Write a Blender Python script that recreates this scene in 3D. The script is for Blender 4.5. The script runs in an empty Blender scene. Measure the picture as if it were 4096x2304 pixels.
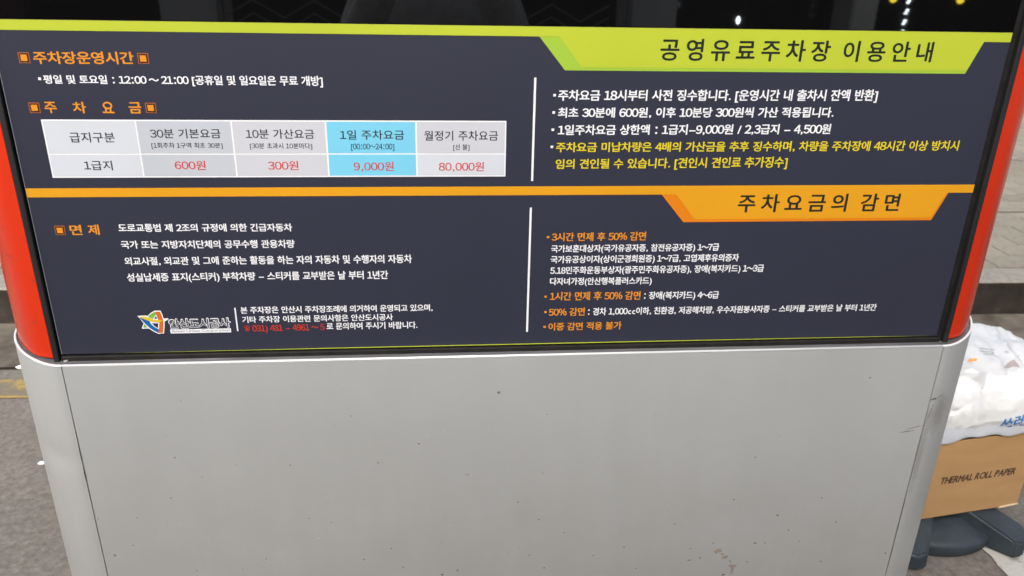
import bpy, bmesh, math, random
from mathutils import Vector, Matrix

random.seed(7)
scene = bpy.context.scene
COL = scene.collection

# ------------------------------------------------------------------ camera
cam_d = bpy.data.cameras.new("camera")
cam = bpy.data.objects.new("camera", cam_d)
COL.objects.link(cam)
cam_d.sensor_width = 36.0
cam_d.lens = 3247.0 / 4096.0 * 36.0
cam_d.clip_start = 0.002
cam_d.clip_end = 400.0
_R = Vector((0.99594702, -0.08752335, 0.02071688))
_D = Vector((-0.01518123, -0.39061691, -0.92042814))
_F = Vector((0.08865132, 0.91638316, -0.39036246))
cam.matrix_world = Matrix(((_R.x, -_D.x, -_F.x, 0.0), (_R.y, -_D.y, -_F.y, -1.0),
                           (_R.z, -_D.z, -_F.z, 1.5), (0, 0, 0, 1)))
cam_d.dof.use_dof = True
cam_d.dof.focus_distance = 1.12
cam_d.dof.aperture_fstop = 9.0
scene.camera = cam

# ------------------------------------------------------------------ light
SUN_EL = math.radians(43)
SUN_AZ = math.radians(197)          # compass bearing the light comes from (front left of the kiosk)
world = bpy.data.worlds.new("World")
scene.world = world
world.use_nodes = True
wn = world.node_tree
for n in list(wn.nodes):
    wn.nodes.remove(n)
sky = wn.nodes.new("ShaderNodeTexSky")
sky.sky_type = 'NISHITA'
sky.sun_disc = False
sky.sun_elevation = SUN_EL
sky.sun_rotation = SUN_AZ
sky.air_density = 1.0
sky.dust_density = 4.0
sky.ozone_density = 1.0
hs = wn.nodes.new("ShaderNodeHueSaturation")
hs.inputs['Saturation'].default_value = 0.48     # cloud cover: a nearly colourless sky
bg = wn.nodes.new("ShaderNodeBackground")
bg.inputs['Strength'].default_value = 0.15
wo = wn.nodes.new("ShaderNodeOutputWorld")
wn.links.new(sky.outputs[0], hs.inputs['Color'])
wn.links.new(hs.outputs[0], bg.inputs['Color'])
wn.links.new(bg.outputs[0], wo.inputs['Surface'])

sun_d = bpy.data.lights.new("sun", 'SUN')
sun_d.energy = 1.5
sun_d.angle = math.radians(40)
sun_d.color = (1.0, 0.965, 0.915)
sun = bpy.data.objects.new("sun", sun_d)
COL.objects.link(sun)
_sd = Vector((math.sin(SUN_AZ) * math.cos(SUN_EL), math.cos(SUN_AZ) * math.cos(SUN_EL), math.sin(SUN_EL)))
sun.rotation_euler = _sd.to_track_quat('Z', 'Y').to_euler()
sun.location = _sd * 20

scene.view_settings.view_transform = 'Standard'
scene.view_settings.look = 'None'
scene.view_settings.exposure = 0.85
scene.view_settings.gamma = 1.0

# ------------------------------------------------------------------ helpers
def srgb(r, g, b):
    def f(c):
        c /= 255.0
        return c / 12.92 if c <= 0.04045 else ((c + 0.055) / 1.055) ** 2.4
    return (f(r), f(g), f(b), 1.0)

def mat(name, col, rough=0.5, metal=0.0, spec=0.5, coat=0.0):
    m = bpy.data.materials.new(name)
    m.use_nodes = True
    b = m.node_tree.nodes['Principled BSDF']
    b.inputs['Base Color'].default_value = col
    b.inputs['Roughness'].default_value = rough
    b.inputs['Metallic'].default_value = metal
    b.inputs['Specular IOR Level'].default_value = spec
    b.inputs['Coat Weight'].default_value = coat
    b.inputs['Coat Roughness'].default_value = 0.08
    return m

def noise_mat(name, stops, scale=20, detail=6, rough=0.7, metal=0.0, spec=0.5, bump=0.0, bump_scale=None,
              bump_dist=0.002, stretch=(1, 1, 1), rough_var=0.0, noise_rough=0.6):
    """procedural colour from a noise ramp, optional relief"""
    m = mat(name, stops[0][1], rough, metal, spec)
    nt = m.node_tree
    b = nt.nodes['Principled BSDF']
    tc = nt.nodes.new('ShaderNodeTexCoord')
    mp = nt.nodes.new('ShaderNodeMapping')
    mp.inputs['Scale'].default_value = stretch
    nt.links.new(tc.outputs['Object'], mp.inputs['Vector'])
    n = nt.nodes.new('ShaderNodeTexNoise')
    n.inputs['Scale'].default_value = scale
    n.inputs['Detail'].default_value = detail
    n.inputs['Roughness'].default_value = noise_rough
    nt.links.new(mp.outputs[0], n.inputs['Vector'])
    r = nt.nodes.new('ShaderNodeValToRGB')
    while len(r.color_ramp.elements) < len(stops):
        r.color_ramp.elements.new(0.5)
    for e, (p, c) in zip(r.color_ramp.elements, stops):
        e.position = p
        e.color = c
    nt.links.new(n.outputs['Fac'], r.inputs['Fac'])
    nt.links.new(r.outputs['Color'], b.inputs['Base Color'])
    if rough_var:
        mr = nt.nodes.new('ShaderNodeMapRange')
        mr.inputs['To Min'].default_value = rough - rough_var
        mr.inputs['To Max'].default_value = rough + rough_var
        nt.links.new(n.outputs['Fac'], mr.inputs['Value'])
        nt.links.new(mr.outputs[0], b.inputs['Roughness'])
    if bump:
        n2 = nt.nodes.new('ShaderNodeTexNoise')
        n2.inputs['Scale'].default_value = bump_scale or scale
        n2.inputs['Detail'].default_value = 5
        nt.links.new(mp.outputs[0], n2.inputs['Vector'])
        bp_ = nt.nodes.new('ShaderNodeBump')
        bp_.inputs['Strength'].default_value = bump
        bp_.inputs['Distance'].default_value = bump_dist
        nt.links.new(n2.outputs['Fac'], bp_.inputs['Height'])
        nt.links.new(bp_.outputs[0], b.inputs['Normal'])
    return m

def link(name, me, material=None, parent=None, smooth=False):
    o = bpy.data.objects.new(name, me)
    COL.objects.link(o)
    if material is not None:
        me.materials.append(material)
    if parent is not None:
        o.parent = parent
    if smooth:
        for p in me.polygons:
            p.use_smooth = True
    return o

def from_bm(name, bm, material=None, parent=None, smooth=False):
    me = bpy.data.meshes.new(name)
    bm.normal_update()
    bm.to_mesh(me)
    bm.free()
    return link(name, me, material, parent, smooth)

def pydata(name, vs, fs, material=None, parent=None, smooth=False):
    me = bpy.data.meshes.new(name)
    me.from_pydata([tuple(v) for v in vs], [], [tuple(f) for f in fs])
    me.update()
    return link(name, me, material, parent, smooth)

def box_bm(x0, x1, y0, y1, z0, z1, bev=0.0, seg=2, bm=None):
    bm = bm or bmesh.new()
    r = bmesh.ops.create_cube(bm, size=1.0)
    vs = r['verts']
    for v in vs:
        v.co.x = x0 + (v.co.x + 0.5) * (x1 - x0)
        v.co.y = y0 + (v.co.y + 0.5) * (y1 - y0)
        v.co.z = z0 + (v.co.z + 0.5) * (z1 - z0)
    if bev:
        es = list({e for v in vs for e in v.link_edges})
        bmesh.ops.bevel(bm, geom=es, offset=bev, segments=seg, profile=0.5, affect='EDGES')
    return bm

def box(name, x0, x1, y0, y1, z0, z1, material, parent=None, bev=0.0, seg=2, smooth=False):
    return from_bm(name, box_bm(x0, x1, y0, y1, z0, z1, bev, seg), material, parent, smooth)

def thing(name, label, cat, loc=(0, 0, 0), rz=0.0, group=None):
    o = bpy.data.objects.new(name, None)
    COL.objects.link(o)
    o.location = loc
    o.rotation_euler = (0, 0, rz)
    o['label'] = label
    o['category'] = cat
    if group:
        o['group'] = group
    return o

def tag(o, label, cat, group=None):
    o['label'] = label
    o['category'] = cat
    if group:
        o['group'] = group
    return o

def structure(o, label=None):
    o['kind'] = 'structure'
    if label:
        o['label'] = label
    return o

def tube(path, r, n=8, closed=False):
    """vertices and faces of a tube along a polyline"""
    vs, fs = [], []
    m = len(path)
    for i, p in enumerate(path):
        p = Vector(p)
        a = Vector(path[i - 1]) if (i > 0 or closed) else p
        b = Vector(path[(i + 1) % m]) if (i < m - 1 or closed) else p
        t = (b - a).normalized()
        up = Vector((0, 0, 1)) if abs(t.z) < 0.9 else Vector((1, 0, 0))
        s = t.cross(up).normalized()
        u = s.cross(t)
        for k in range(n):
            an = 2 * math.pi * k / n
            vs.append(p + (s * math.cos(an) + u * math.sin(an)) * r)
    k_end = m if closed else m - 1
    for i in range(k_end):
        j = (i + 1) % m
        for k in range(n):
            l = (k + 1) % n
            fs.append((i * n + k, i * n + l, j * n + l, j * n + k))
    if not closed:
        fs.append(tuple(range(n))[::-1])
        fs.append(tuple((m - 1) * n + k for k in range(n)))
    return vs, fs

# ------------------------------------------------------------------ materials of the setting
M_asphalt = noise_mat("asphalt", [(0.34, (0.125, 0.108, 0.092, 1)), (0.48, (0.168, 0.147, 0.127, 1)), (0.60, (0.205, 0.182, 0.160, 1)),
                                  (0.74, (0.31, 0.288, 0.262, 1))],
                      scale=55, detail=9, rough=0.9, spec=0.25, bump=0.6, bump_scale=140, bump_dist=0.003, noise_rough=0.72)
def two_scale(m, scale, lo, hi):
    """multiply the base colour by a second, broader noise (worn and stained patches)"""
    nt = m.node_tree
    b = nt.nodes['Principled BSDF']
    src = b.inputs['Base Color'].links[0].from_socket if b.inputs['Base Color'].links else None
    tc = nt.nodes.new('ShaderNodeTexCoord')
    n = nt.nodes.new('ShaderNodeTexNoise')
    n.inputs['Scale'].default_value = scale
    n.inputs['Detail'].default_value = 4
    nt.links.new(tc.outputs['Object'], n.inputs['Vector'])
    mr = nt.nodes.new('ShaderNodeMapRange')
    mr.inputs['From Min'].default_value = 0.3
    mr.inputs['From Max'].default_value = 0.7
    mr.inputs['To Min'].default_value = lo
    mr.inputs['To Max'].default_value = hi
    nt.links.new(n.outputs['Fac'], mr.inputs['Value'])
    mx = nt.nodes.new('ShaderNodeMix')
    mx.data_type = 'RGBA'
    mx.blend_type = 'MULTIPLY'
    mx.inputs[0].default_value = 1.0
    if src:
        nt.links.new(src, mx.inputs[6])
    else:
        mx.inputs[6].default_value = b.inputs['Base Color'].default_value
    nt.links.new(mr.outputs[0], mx.inputs[7])
    nt.links.new(mx.outputs[2], b.inputs['Base Color'])
    return m
two_scale(M_asphalt, 3.0, 0.82, 1.12)
M_gutter = noise_mat("gutter_concrete", [(0.32, (0.085, 0.068, 0.050, 1)), (0.5, (0.155, 0.132, 0.104, 1)), (0.7, (0.215, 0.188, 0.150, 1))],
                     scale=9, detail=8, rough=0.88, spec=0.3, bump=0.5, bump_scale=60, bump_dist=0.003)
two_scale(M_gutter, 2.1, 0.6, 1.25)
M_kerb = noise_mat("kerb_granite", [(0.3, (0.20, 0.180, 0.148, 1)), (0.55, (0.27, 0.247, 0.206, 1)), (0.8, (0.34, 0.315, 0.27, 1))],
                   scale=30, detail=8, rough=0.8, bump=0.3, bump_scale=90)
M_kerb_face = noise_mat("kerb_face_dark", [(0.3, (0.021, 0.017, 0.014, 1)), (0.6, (0.040, 0.033, 0.026, 1)), (0.85, (0.070, 0.059, 0.047, 1))],
                        scale=12, detail=8, rough=0.9, spec=0.2, bump=0.4, bump_scale=50)  # darker brown tone, front faces of the stones only
M_paver = [noise_mat("paver_grey%d" % i, [(0.3, tuple(c * k * 0.82 for c in (0.250, 0.224, 0.176)) + (1,)),
                                          (0.7, tuple(c * k * 1.1 for c in (0.250, 0.224, 0.176)) + (1,))],
                     scale=26, detail=8, rough=0.88, spec=0.25, bump=0.5, bump_scale=80, bump_dist=0.003)
           for i, k in enumerate((0.92, 1.0, 1.07))]
M_sand = noise_mat("joint_sand", [(0.3, (0.13, 0.115, 0.088, 1)), (0.7, (0.185, 0.163, 0.128, 1))], scale=90, rough=0.95, spec=0.1)
M_soil = noise_mat("soil", [(0.3, (0.05, 0.036, 0.024, 1)), (0.7, (0.13, 0.10, 0.07, 1))], scale=40, rough=0.95, spec=0.1,
                   bump=1.0, bump_scale=60, bump_dist=0.01)

def worn_paint(name, col, under, scale, cut, soft=0.06, stretch=(1, 1, 1)):
    m = mat(name, col, 0.75, 0, 0.3)
    nt = m.node_tree
    b = nt.nodes['Principled BSDF']
    tc = nt.nodes.new('ShaderNodeTexCoord')
    mp = nt.nodes.new('ShaderNodeMapping')
    mp.inputs['Scale'].default_value = stretch
    nt.links.new(tc.outputs['Object'], mp.inputs['Vector'])
    n = nt.nodes.new('ShaderNodeTexNoise')
    n.inputs['Scale'].default_value = scale
    n.inputs['Detail'].default_value = 8
    n.inputs['Roughness'].default_value = 0.65
    nt.links.new(mp.outputs[0], n.inputs['Vector'])
    r = nt.nodes.new('ShaderNodeValToRGB')
    r.color_ramp.elements[0].position = cut - soft
    r.color_ramp.elements[0].color = under
    r.color_ramp.elements[1].position = cut + soft
    r.color_ramp.elements[1].color = col
    nt.links.new(n.outputs['Fac'], r.inputs['Fac'])
    nt.links.new(r.outputs['Color'], b.inputs['Base Color'])
    n2 = nt.nodes.new('ShaderNodeTexNoise')
    n2.inputs['Scale'].default_value = 120
    nt.links.new(tc.outputs['Object'], n2.inputs['Vector'])
    bp_ = nt.nodes.new('ShaderNodeBump')
    bp_.inputs['Strength'].default_value = 0.8
    bp_.inputs['Distance'].default_value = 0.003
    nt.links.new(n2.outputs['Fac'], bp_.inputs['Height'])
    nt.links.new(bp_.outputs[0], b.inputs['Normal'])
    return m
M_yellow_paint = worn_paint("yellow_road_paint", (0.34, 0.245, 0.075, 1), (0.175, 0.148, 0.105, 1), 11, 0.495, 0.06, (1, 1.6, 1))
M_white_paint = worn_paint("white_road_paint", (0.52, 0.51, 0.46, 1), (0.27, 0.25, 0.22, 1), 16, 0.40, 0.05)

# ------------------------------------------------------------------ ground
def plane(name, x0, x1, y0, y1, z, material, nx=1, ny=1, parent=None, rz=0.0):
    vs = [(x0 + (x1 - x0) * i / nx, y0 + (y1 - y0) * j / ny, z) for j in range(ny + 1) for i in range(nx + 1)]
    fs = [(j * (nx + 1) + i, j * (nx + 1) + i + 1, (j + 1) * (nx + 1) + i + 1, (j + 1) * (nx + 1) + i) for j in range(ny) for i in range(nx)]
    o = pydata(name, vs, fs, material, parent)
    o.rotation_euler = (0, 0, rz)
    return o

KR = math.radians(-1.2)                      # the kerb runs slightly off the kiosk's line
KY = 2.185                                   # its front face at x = 0
structure(plane("ground", -60, 60, -60, 120, -0.004, M_asphalt))
g = plane("gutter", -14, 14, KY - 0.385, KY + 0.05, 0.0, M_gutter, 60, 4, rz=KR)
structure(g)
# ragged near edge of the gutter with a dark open joint beside it
vs, fs = [], []
N = 300
for i in range(N + 1):
    x = -14 + 28 * i / N
    w = 0.006 + 0.006 * random.random()
    c = KY - 0.386 + 0.005 * math.sin(x * 9) + 0.003 * math.sin(x * 31)
    vs += [(x, c - w, -0.0005), (x, c + w * 0.6, 0.0035)]
for i in range(N):
    fs.append((2 * i, 2 * i + 2, 2 * i + 3, 2 * i + 1))
j = pydata("gutter_joint", vs, fs, mat("joint_dark", (0.022, 0.018, 0.014, 1), 0.95, 0, 0.1))
j.rotation_euler = (0, 0, KR)
structure(j)
structure(plane("yellow_road_line", -14, 14, KY - 0.600, KY - 0.476, 0.0, M_yellow_paint, rz=KR))
# the crisp lower rim of the same line, a thinner fresher stroke
structure(plane("yellow_line_edge", -14, 14, KY - 0.608, KY - 0.600, 0.0004, mat("yellow_paint_fresh", (0.40, 0.27, 0.06, 1), 0.7), rz=KR))
# white bay line with an uneven edge
vs, fs = [], []
N = 160
for i in range(N + 1):
    y = -2.0 + 2.95 * i / N
    a = 1.472 + 0.004 * math.sin(y * 23) + 0.0035 * random.uniform(-1, 1)
    b = 1.622 + 0.004 * math.sin(y * 19 + 1) + 0.0035 * random.uniform(-1, 1)
    vs += [(a, y, 0.0), (b, y, 0.0)]
for i in range(N):
    fs.append((2 * i, 2 * i + 1, 2 * i + 3, 2 * i + 2))
structure(pydata("white_road_line", vs, fs, M_white_paint))

# kerb: a run of granite stones, each a piece of its own
kerb_core = box("kerb", -14, 14, KY + 0.012, KY + 0.16, -0.1, 0.148, M_sand)
kerb_core.rotation_euler = (0, 0, KR)
structure(kerb_core)
def kerb_mesh(i):
    L = 0.985
    bm = box_bm(-L / 2, L / 2, 0, 0.17, -0.10, 0.16, 0.012, 3)
    bm.normal_update()
    me = bpy.data.meshes.new("kerb_stone")
    bm.to_mesh(me)
    bm.free()
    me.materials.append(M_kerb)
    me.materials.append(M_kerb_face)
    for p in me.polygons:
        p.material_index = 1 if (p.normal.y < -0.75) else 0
    return me
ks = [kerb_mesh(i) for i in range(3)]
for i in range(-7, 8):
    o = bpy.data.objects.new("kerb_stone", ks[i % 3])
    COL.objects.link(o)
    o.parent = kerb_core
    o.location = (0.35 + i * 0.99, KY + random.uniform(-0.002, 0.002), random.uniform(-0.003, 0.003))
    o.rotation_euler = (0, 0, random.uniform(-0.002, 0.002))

# pavement behind the kerb
pave = plane("pavement", -14, 14, KY + 0.16, 10.5, 0.146, M_sand, rz=KR)
structure(pave)
def paver_mesh(k, w, d):
    """a block with gently wavy sides"""
    n = 5
    bm = bmesh.new()
    rng = random.Random(k)
    loop = []
    def side(ax, ay, bx, by, ox, oy):
        for t in range(n):
            f = t / n
            a = 0.0032 * math.sin(f * math.pi * 2)
            loop.append((ax + (bx - ax) * f + ox * a, ay + (by - ay) * f + oy * a))
    side(-w / 2, -d / 2, w / 2, -d / 2, 0, 1)
    side(w / 2, -d / 2, w / 2, d / 2, 1, 0)
    side(w / 2, d / 2, -w / 2, d / 2, 0, -1)
    side(-w / 2, d / 2, -w / 2, -d / 2, -1, 0)
    tilt = (rng.uniform(-1, 1) * 0.003, rng.uniform(-1, 1) * 0.003)
    top = [bm.verts.new((x * 0.99, y * 0.978, 0.0125 + x * tilt[0] + y * tilt[1])) for x, y in loop]
    low = [bm.verts.new((x, y, 0.009)) for x, y in loop]
    bot = [bm.verts.new((x, y, -0.01)) for x, y in loop]
    bm.faces.new(top)
    for a, b in ((top, low), (low, bot)):
        for i in range(len(loop)):
            j2 = (i + 1) % len(loop)
            bm.faces.new((a[i], b[i], b[j2], a[j2]))
    bm.normal_update()
    me = bpy.data.meshes.new("paver")
    bm.to_mesh(me)
    bm.free()
    me.materials.append(M_paver[k % 3])
    return me
PW, PD = 0.30, 0.15
pm = [paver_mesh(k, PW - 0.005, PD - 0.005) for k in range(6)]
cells = []
rows = int((10.4 - KY - 0.175) / PD)
for r in range(rows):
    y = KY + 0.175 + PD * (r + 0.5)
    for c in range(-20, 26):
        x = c * PW + (PW / 2 if r % 2 else 0)
        # what the kiosk leaves in view: the strips left and right of it
        depth = y + 1.0
        lat = x / depth
        seen = (0.50 < lat < 0.86) or (-0.62 < lat < -0.42)
        cells.append((0 if seen else 1, y, x, c + r))
near = sorted([c for c in cells], key=lambda c: (c[0], c[1]))
single = [c for c in near[:290] if True]
rest = near[290:]
for s, y, x, k in single:
    o = bpy.data.objects.new("paver", pm[random.randrange(6)])
    COL.objects.link(o)
    o.parent = pave
    o.location = (x, y, 0.146 + random.uniform(-0.0015, 0.002))
    o.rotation_euler = (0, 0, random.uniform(-0.006, 0.006))
vs, fs, mi = [], [], []
for s, y, x, k in rest:
    me = pm[random.randrange(6)]
    base = len(vs)
    dz = random.uniform(-0.0015, 0.002)
    for v in me.vertices:
        vs.append((v.co.x + x, v.co.y + y, v.co.z + 0.146 + dz))
    kk = random.randrange(3)
    for p in me.polygons:
        fs.append([base + q for q in p.vertices])
        mi.append(kk)
o = pydata("paver", vs, fs, None, pave)
for m_ in M_paver:
    o.data.materials.append(m_)
o.data.polygons.foreach_set("material_index", mi)
o['kind'] = 'stuff'
# wider, darker joints between the laid strips
for yj in (3.2, 4.4, 6.05):
    structure(plane("pavement_joint", -14, 14, yj - 0.006, yj + 0.007, 0.1605, M_soil, rz=KR))
# bare soil of a planting bed let into the pavement at the left
vs, fs = [], []
n = 24
for jy in range(7):
    for ix in range(n + 1):
        vs.append((-3.9 + 1.72 * ix / n, KY + 0.30 + 0.085 * jy, 0.166 + 0.012 * random.random() + 0.01 * math.sin(jy * 0.55)))
for jy in range(6):
    for ix in range(n):
        a = jy * (n + 1) + ix
        fs.append((a, a + 1, a + n + 2, a + n + 1))
o = pydata("soil_bed", vs, fs, M_soil, None, True)
structure(o)

# small litter and stones lying on the asphalt
_t = (1 + 5 ** 0.5) / 2
ICO_V = [(-1, _t, 0), (1, _t, 0), (-1, -_t, 0), (1, -_t, 0), (0, -1, _t), (0, 1, _t), (0, -1, -_t), (0, 1, -_t), (_t, 0, -1), (_t, 0, 1), (-_t, 0, -1), (-_t, 0, 1)]
ICO_F = [(0, 11, 5), (0, 5, 1), (0, 1, 7), (0, 7, 10), (0, 10, 11), (1, 5, 9), (5, 11, 4), (11, 10, 2), (10, 7, 6), (7, 1, 8), (3, 9, 4), (3, 4, 2),
         (3, 2, 6), (3, 6, 8), (3, 8, 9), (4, 9, 5), (2, 4, 11), (6, 2, 10), (8, 6, 7), (9, 8, 1)]
vs, fs = [], []
for i in range(5200):
    x = random.uniform(-2.3, 2.6)
    y = random.uniform(-0.9, 1.75)
    s = 0.0010 + 0.0030 * random.random() ** 2
    b0 = len(vs)
    for p in ICO_V:
        vs.append((p[0] * 0.55 * s * random.uniform(0.8, 1.4) + x, p[1] * 0.55 * s * random.uniform(0.8, 1.3) + y, p[2] * 0.35 * s - 0.0035))
    for f in ICO_F:
        fs.append((b0 + f[0], b0 + f[1], b0 + f[2]))
o = pydata("gravel", vs, fs, noise_mat("gravel", [(0.35, (0.11, 0.095, 0.08, 1)), (0.6, (0.22, 0.20, 0.18, 1)), (0.8, (0.36, 0.34, 0.31, 1))], scale=8, rough=0.85))
o['kind'] = 'stuff'
M_paper = mat("scrap_white", (0.78, 0.77, 0.74, 1), 0.6)
def scrap(x, y, s, label, z=0.0):
    pts = []
    n = 9
    for k in range(n):
        a = 2 * math.pi * k / n
        rr = s * random.uniform(0.6, 1.1)
        pts.append((math.cos(a) * rr * 1.3, math.sin(a) * rr * 0.8, random.uniform(0.001, s * 0.35)))
    vs = [(0, 0, s * 0.5)] + pts + [(p[0], p[1], -0.001) for p in pts]
    fs = [(0, 1 + k, 1 + (k + 1) % n) for k in range(n)] + [(1 + k, 1 + n + k, 1 + n + (k + 1) % n, 1 + (k + 1) % n) for k in range(n)]
    o = pydata("litter_scrap", vs, fs, M_paper)
    o.location = (x, y, z)
    tag(o, label, "litter", "white scraps of litter on the ground")
scrap(-1.224, 1.204, 0.011, "white chewed scrap of litter on bare asphalt by the left side of the kiosk base")
scrap(-1.567, 1.832, 0.017, "white scrap of litter in the concrete gutter just beyond the yellow line")

# ------------------------------------------------------------------ the kiosk
KBACK = 0.37
SL, SR = -0.4925, 0.7190                     # seams between front panel and corner panels
BASE_P = [(0, 0), (.010, .0012), (.024, .0070), (.040, .0175), (.056, .031), (.072, .048), (.087, .069), (.099, .091),
          (.107, .114), (.112, .138), (.114, .165)]
COLUMN_P = [(0, 0), (.016, .005), (.028, .012), (.040, .0225), (.052, .036), (.064, .052), (.076, .071), (.086, .091),
            (.093, .112), (.097, .138), (.098, .165)]
def smooth_profile(P, sub=5):
    """Catmull-Rom through the points"""
    out = []
    for i in range(len(P) - 1):
        p0 = Vector(P[max(i - 1, 0)]); p1 = Vector(P[i]); p2 = Vector(P[i + 1]); p3 = Vector(P[min(i + 2, len(P) - 1)])
        for k in range(sub):
            t = k / sub
            out.append(0.5 * ((2 * p1) + (-p0 + p2) * t + (2 * p0 - 5 * p1 + 4 * p2 - p3) * t * t + (-p0 + 3 * p1 - 3 * p2 + p3) * t ** 3))
    out.append(Vector(P[-1]))
    return out
def side_path(x_start, sign, y_front, y_back, P, sub=5):
    """front seam -> round the corner -> along the side -> round the rear corner"""
    sp = smooth_profile(P, sub)
    a = [(x_start + sign * p.x, y_front + p.y) for p in sp]
    b = [(x_start + sign * p.x, y_back - p.y) for p in sp][::-1]
    mid = []
    return a + mid + b

# painted aluminium with faint mottling
def metal_mat(name, col, rough, metallic, var=0.06):
    m = noise_mat(name, [(0.25, tuple(c * (1 - var) for c in col) + (1,)), (0.75, tuple(c * (1 + var) for c in col) + (1,))],
                  scale=3.2, detail=5, rough=rough, metal=metallic, bump=0.06, bump_scale=700, bump_dist=0.0004, rough_var=0.04)
    return m
M_metal = metal_mat("silver_paint", (0.615, 0.628, 0.624), 0.40, 0.50)
def add_lower_tone(m):
    """warm grey-brown tone that gets denser towards the foot of the panel, in fine specks and faint runs"""
    nt = m.node_tree
    b = nt.nodes['Principled BSDF']
    src = b.inputs['Base Color'].links[0].from_socket
    tc = nt.nodes.new('ShaderNodeTexCoord')
    sp = nt.nodes.new('ShaderNodeSeparateXYZ')
    nt.links.new(tc.outputs['Object'], sp.inputs[0])
    zz = nt.nodes.new('ShaderNodeMapRange')
    zz.inputs['From Min'].default_value = 0.98
    zz.inputs['From Max'].default_value = 0.25
    nt.links.new(sp.outputs['Z'], zz.inputs['Value'])
    n = nt.nodes.new('ShaderNodeTexNoise')
    n.inputs['Scale'].default_value = 7
    n.inputs['Detail'].default_value = 9
    n.inputs['Roughness'].default_value = 0.7
    nt.links.new(tc.outputs['Object'], n.inputs['Vector'])
    mu = nt.nodes.new('ShaderNodeMath'); mu.operation = 'MULTIPLY'
    nt.links.new(zz.outputs[0], mu.inputs[0]); nt.links.new(n.outputs['Fac'], mu.inputs[1])
    mx = nt.nodes.new('ShaderNodeMix'); mx.data_type = 'RGBA'
    nt.links.new(mu.outputs[0], mx.inputs[0])
    nt.links.new(src, mx.inputs[6])
    mx.inputs[7].default_value = (0.36, 0.325, 0.285, 1)
    nt.links.new(mx.outputs[2], b.inputs['Base Color'])
add_lower_tone(M_metal)  # browner tone towards the foot of the panels
def add_streaks(m, amount=0.016):
    """faint upright wipe and drip marks in colour and gloss"""
    nt = m.node_tree
    b = nt.nodes['Principled BSDF']
    src = b.inputs['Base Color'].links[0].from_socket
    tc = nt.nodes.new('ShaderNodeTexCoord')
    mp = nt.nodes.new('ShaderNodeMapping')
    mp.inputs['Scale'].default_value = (9.0, 9.0, 0.9)
    nt.links.new(tc.outputs['Object'], mp.inputs['Vector'])
    n = nt.nodes.new('ShaderNodeTexNoise')
    n.inputs['Scale'].default_value = 2.2
    n.inputs['Detail'].default_value = 7
    n.inputs['Roughness'].default_value = 0.6
    nt.links.new(mp.outputs[0], n.inputs['Vector'])
    mr = nt.nodes.new('ShaderNodeMapRange')
    mr.inputs['From Min'].default_value = 0.3
    mr.inputs['From Max'].default_value = 0.7
    mr.inputs['To Min'].default_value = 1 - amount
    mr.inputs['To Max'].default_value = 1 + amount
    nt.links.new(n.outputs['Fac'], mr.inputs['Value'])
    mx = nt.nodes.new('ShaderNodeMix'); mx.data_type = 'RGBA'; mx.blend_type = 'MULTIPLY'
    mx.inputs[0].default_value = 1.0
    nt.links.new(src, mx.inputs[6]); nt.links.new(mr.outputs[0], mx.inputs[7])
    nt.links.new(mx.outputs[2], b.inputs['Base Color'])
    mr2 = nt.nodes.new('ShaderNodeMapRange')
    mr2.inputs["To Min"].default_value = 0.45
    mr2.inputs["To Max"].default_value = 0.36
    nt.links.new(n.outputs['Fac'], mr2.inputs['Value'])
    nt.links.new(mr2.outputs[0], b.inputs['Roughness'])
add_streaks(M_metal)
M_metal_r = M_metal.copy()
def add_grime(m, cx, cz, rx, rz_, col):
    """a rubbed, scraped patch with a ragged outline"""
    nt = m.node_tree
    b = nt.nodes['Principled BSDF']
    src = b.inputs['Base Color'].links[0].from_socket
    tc = nt.nodes.new('ShaderNodeTexCoord')
    mp = nt.nodes.new('ShaderNodeMapping')
    mp.inputs['Location'].default_value = (-cx / rx, 0, -cz / rz_)
    mp.inputs['Scale'].default_value = (1 / rx, 0.0, 1 / rz_)
    nt.links.new(tc.outputs['Object'], mp.inputs['Vector'])
    ln = nt.nodes.new('ShaderNodeVectorMath'); ln.operation = 'LENGTH'
    nt.links.new(mp.outputs[0], ln.inputs[0])
    fa = nt.nodes.new('ShaderNodeMapRange')
    fa.inputs['From Min'].default_value = 1.0
    fa.inputs['From Max'].default_value = 0.1
    nt.links.new(ln.outputs['Value'], fa.inputs['Value'])
    n = nt.nodes.new('ShaderNodeTexNoise')
    n.inputs['Scale'].default_value = 60
    n.inputs['Detail'].default_value = 9
    n.inputs['Roughness'].default_value = 0.75
    nt.links.new(tc.outputs['Object'], n.inputs['Vector'])
    ad = nt.nodes.new('ShaderNodeMath'); ad.operation = 'ADD'
    nt.links.new(fa.outputs[0], ad.inputs[0]); nt.links.new(n.outputs['Fac'], ad.inputs[1])
    r = nt.nodes.new('ShaderNodeMapRange')
    r.inputs['From Min'].default_value = 0.80
    r.inputs['From Max'].default_value = 1.45
    r.inputs['To Max'].default_value = 0.5
    nt.links.new(ad.outputs[0], r.inputs['Value'])
    mx = nt.nodes.new('ShaderNodeMix'); mx.data_type = 'RGBA'
    nt.links.new(r.outputs[0], mx.inputs[0])
    nt.links.new(src, mx.inputs[6])
    mx.inputs[7].default_value = col
    nt.links.new(mx.outputs[2], b.inputs['Base Color'])
add_grime(M_metal_r, 0.742, 0.868, 0.034, 0.055, (0.26, 0.24, 0.22, 1))
add_grime(M_metal_r, 0.724, 0.80, 0.010, 0.16, (0.27, 0.25, 0.23, 1))
M_lip = mat("lip_bare_aluminium", (0.86, 0.86, 0.86, 1), 0.30, 0.35)
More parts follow.
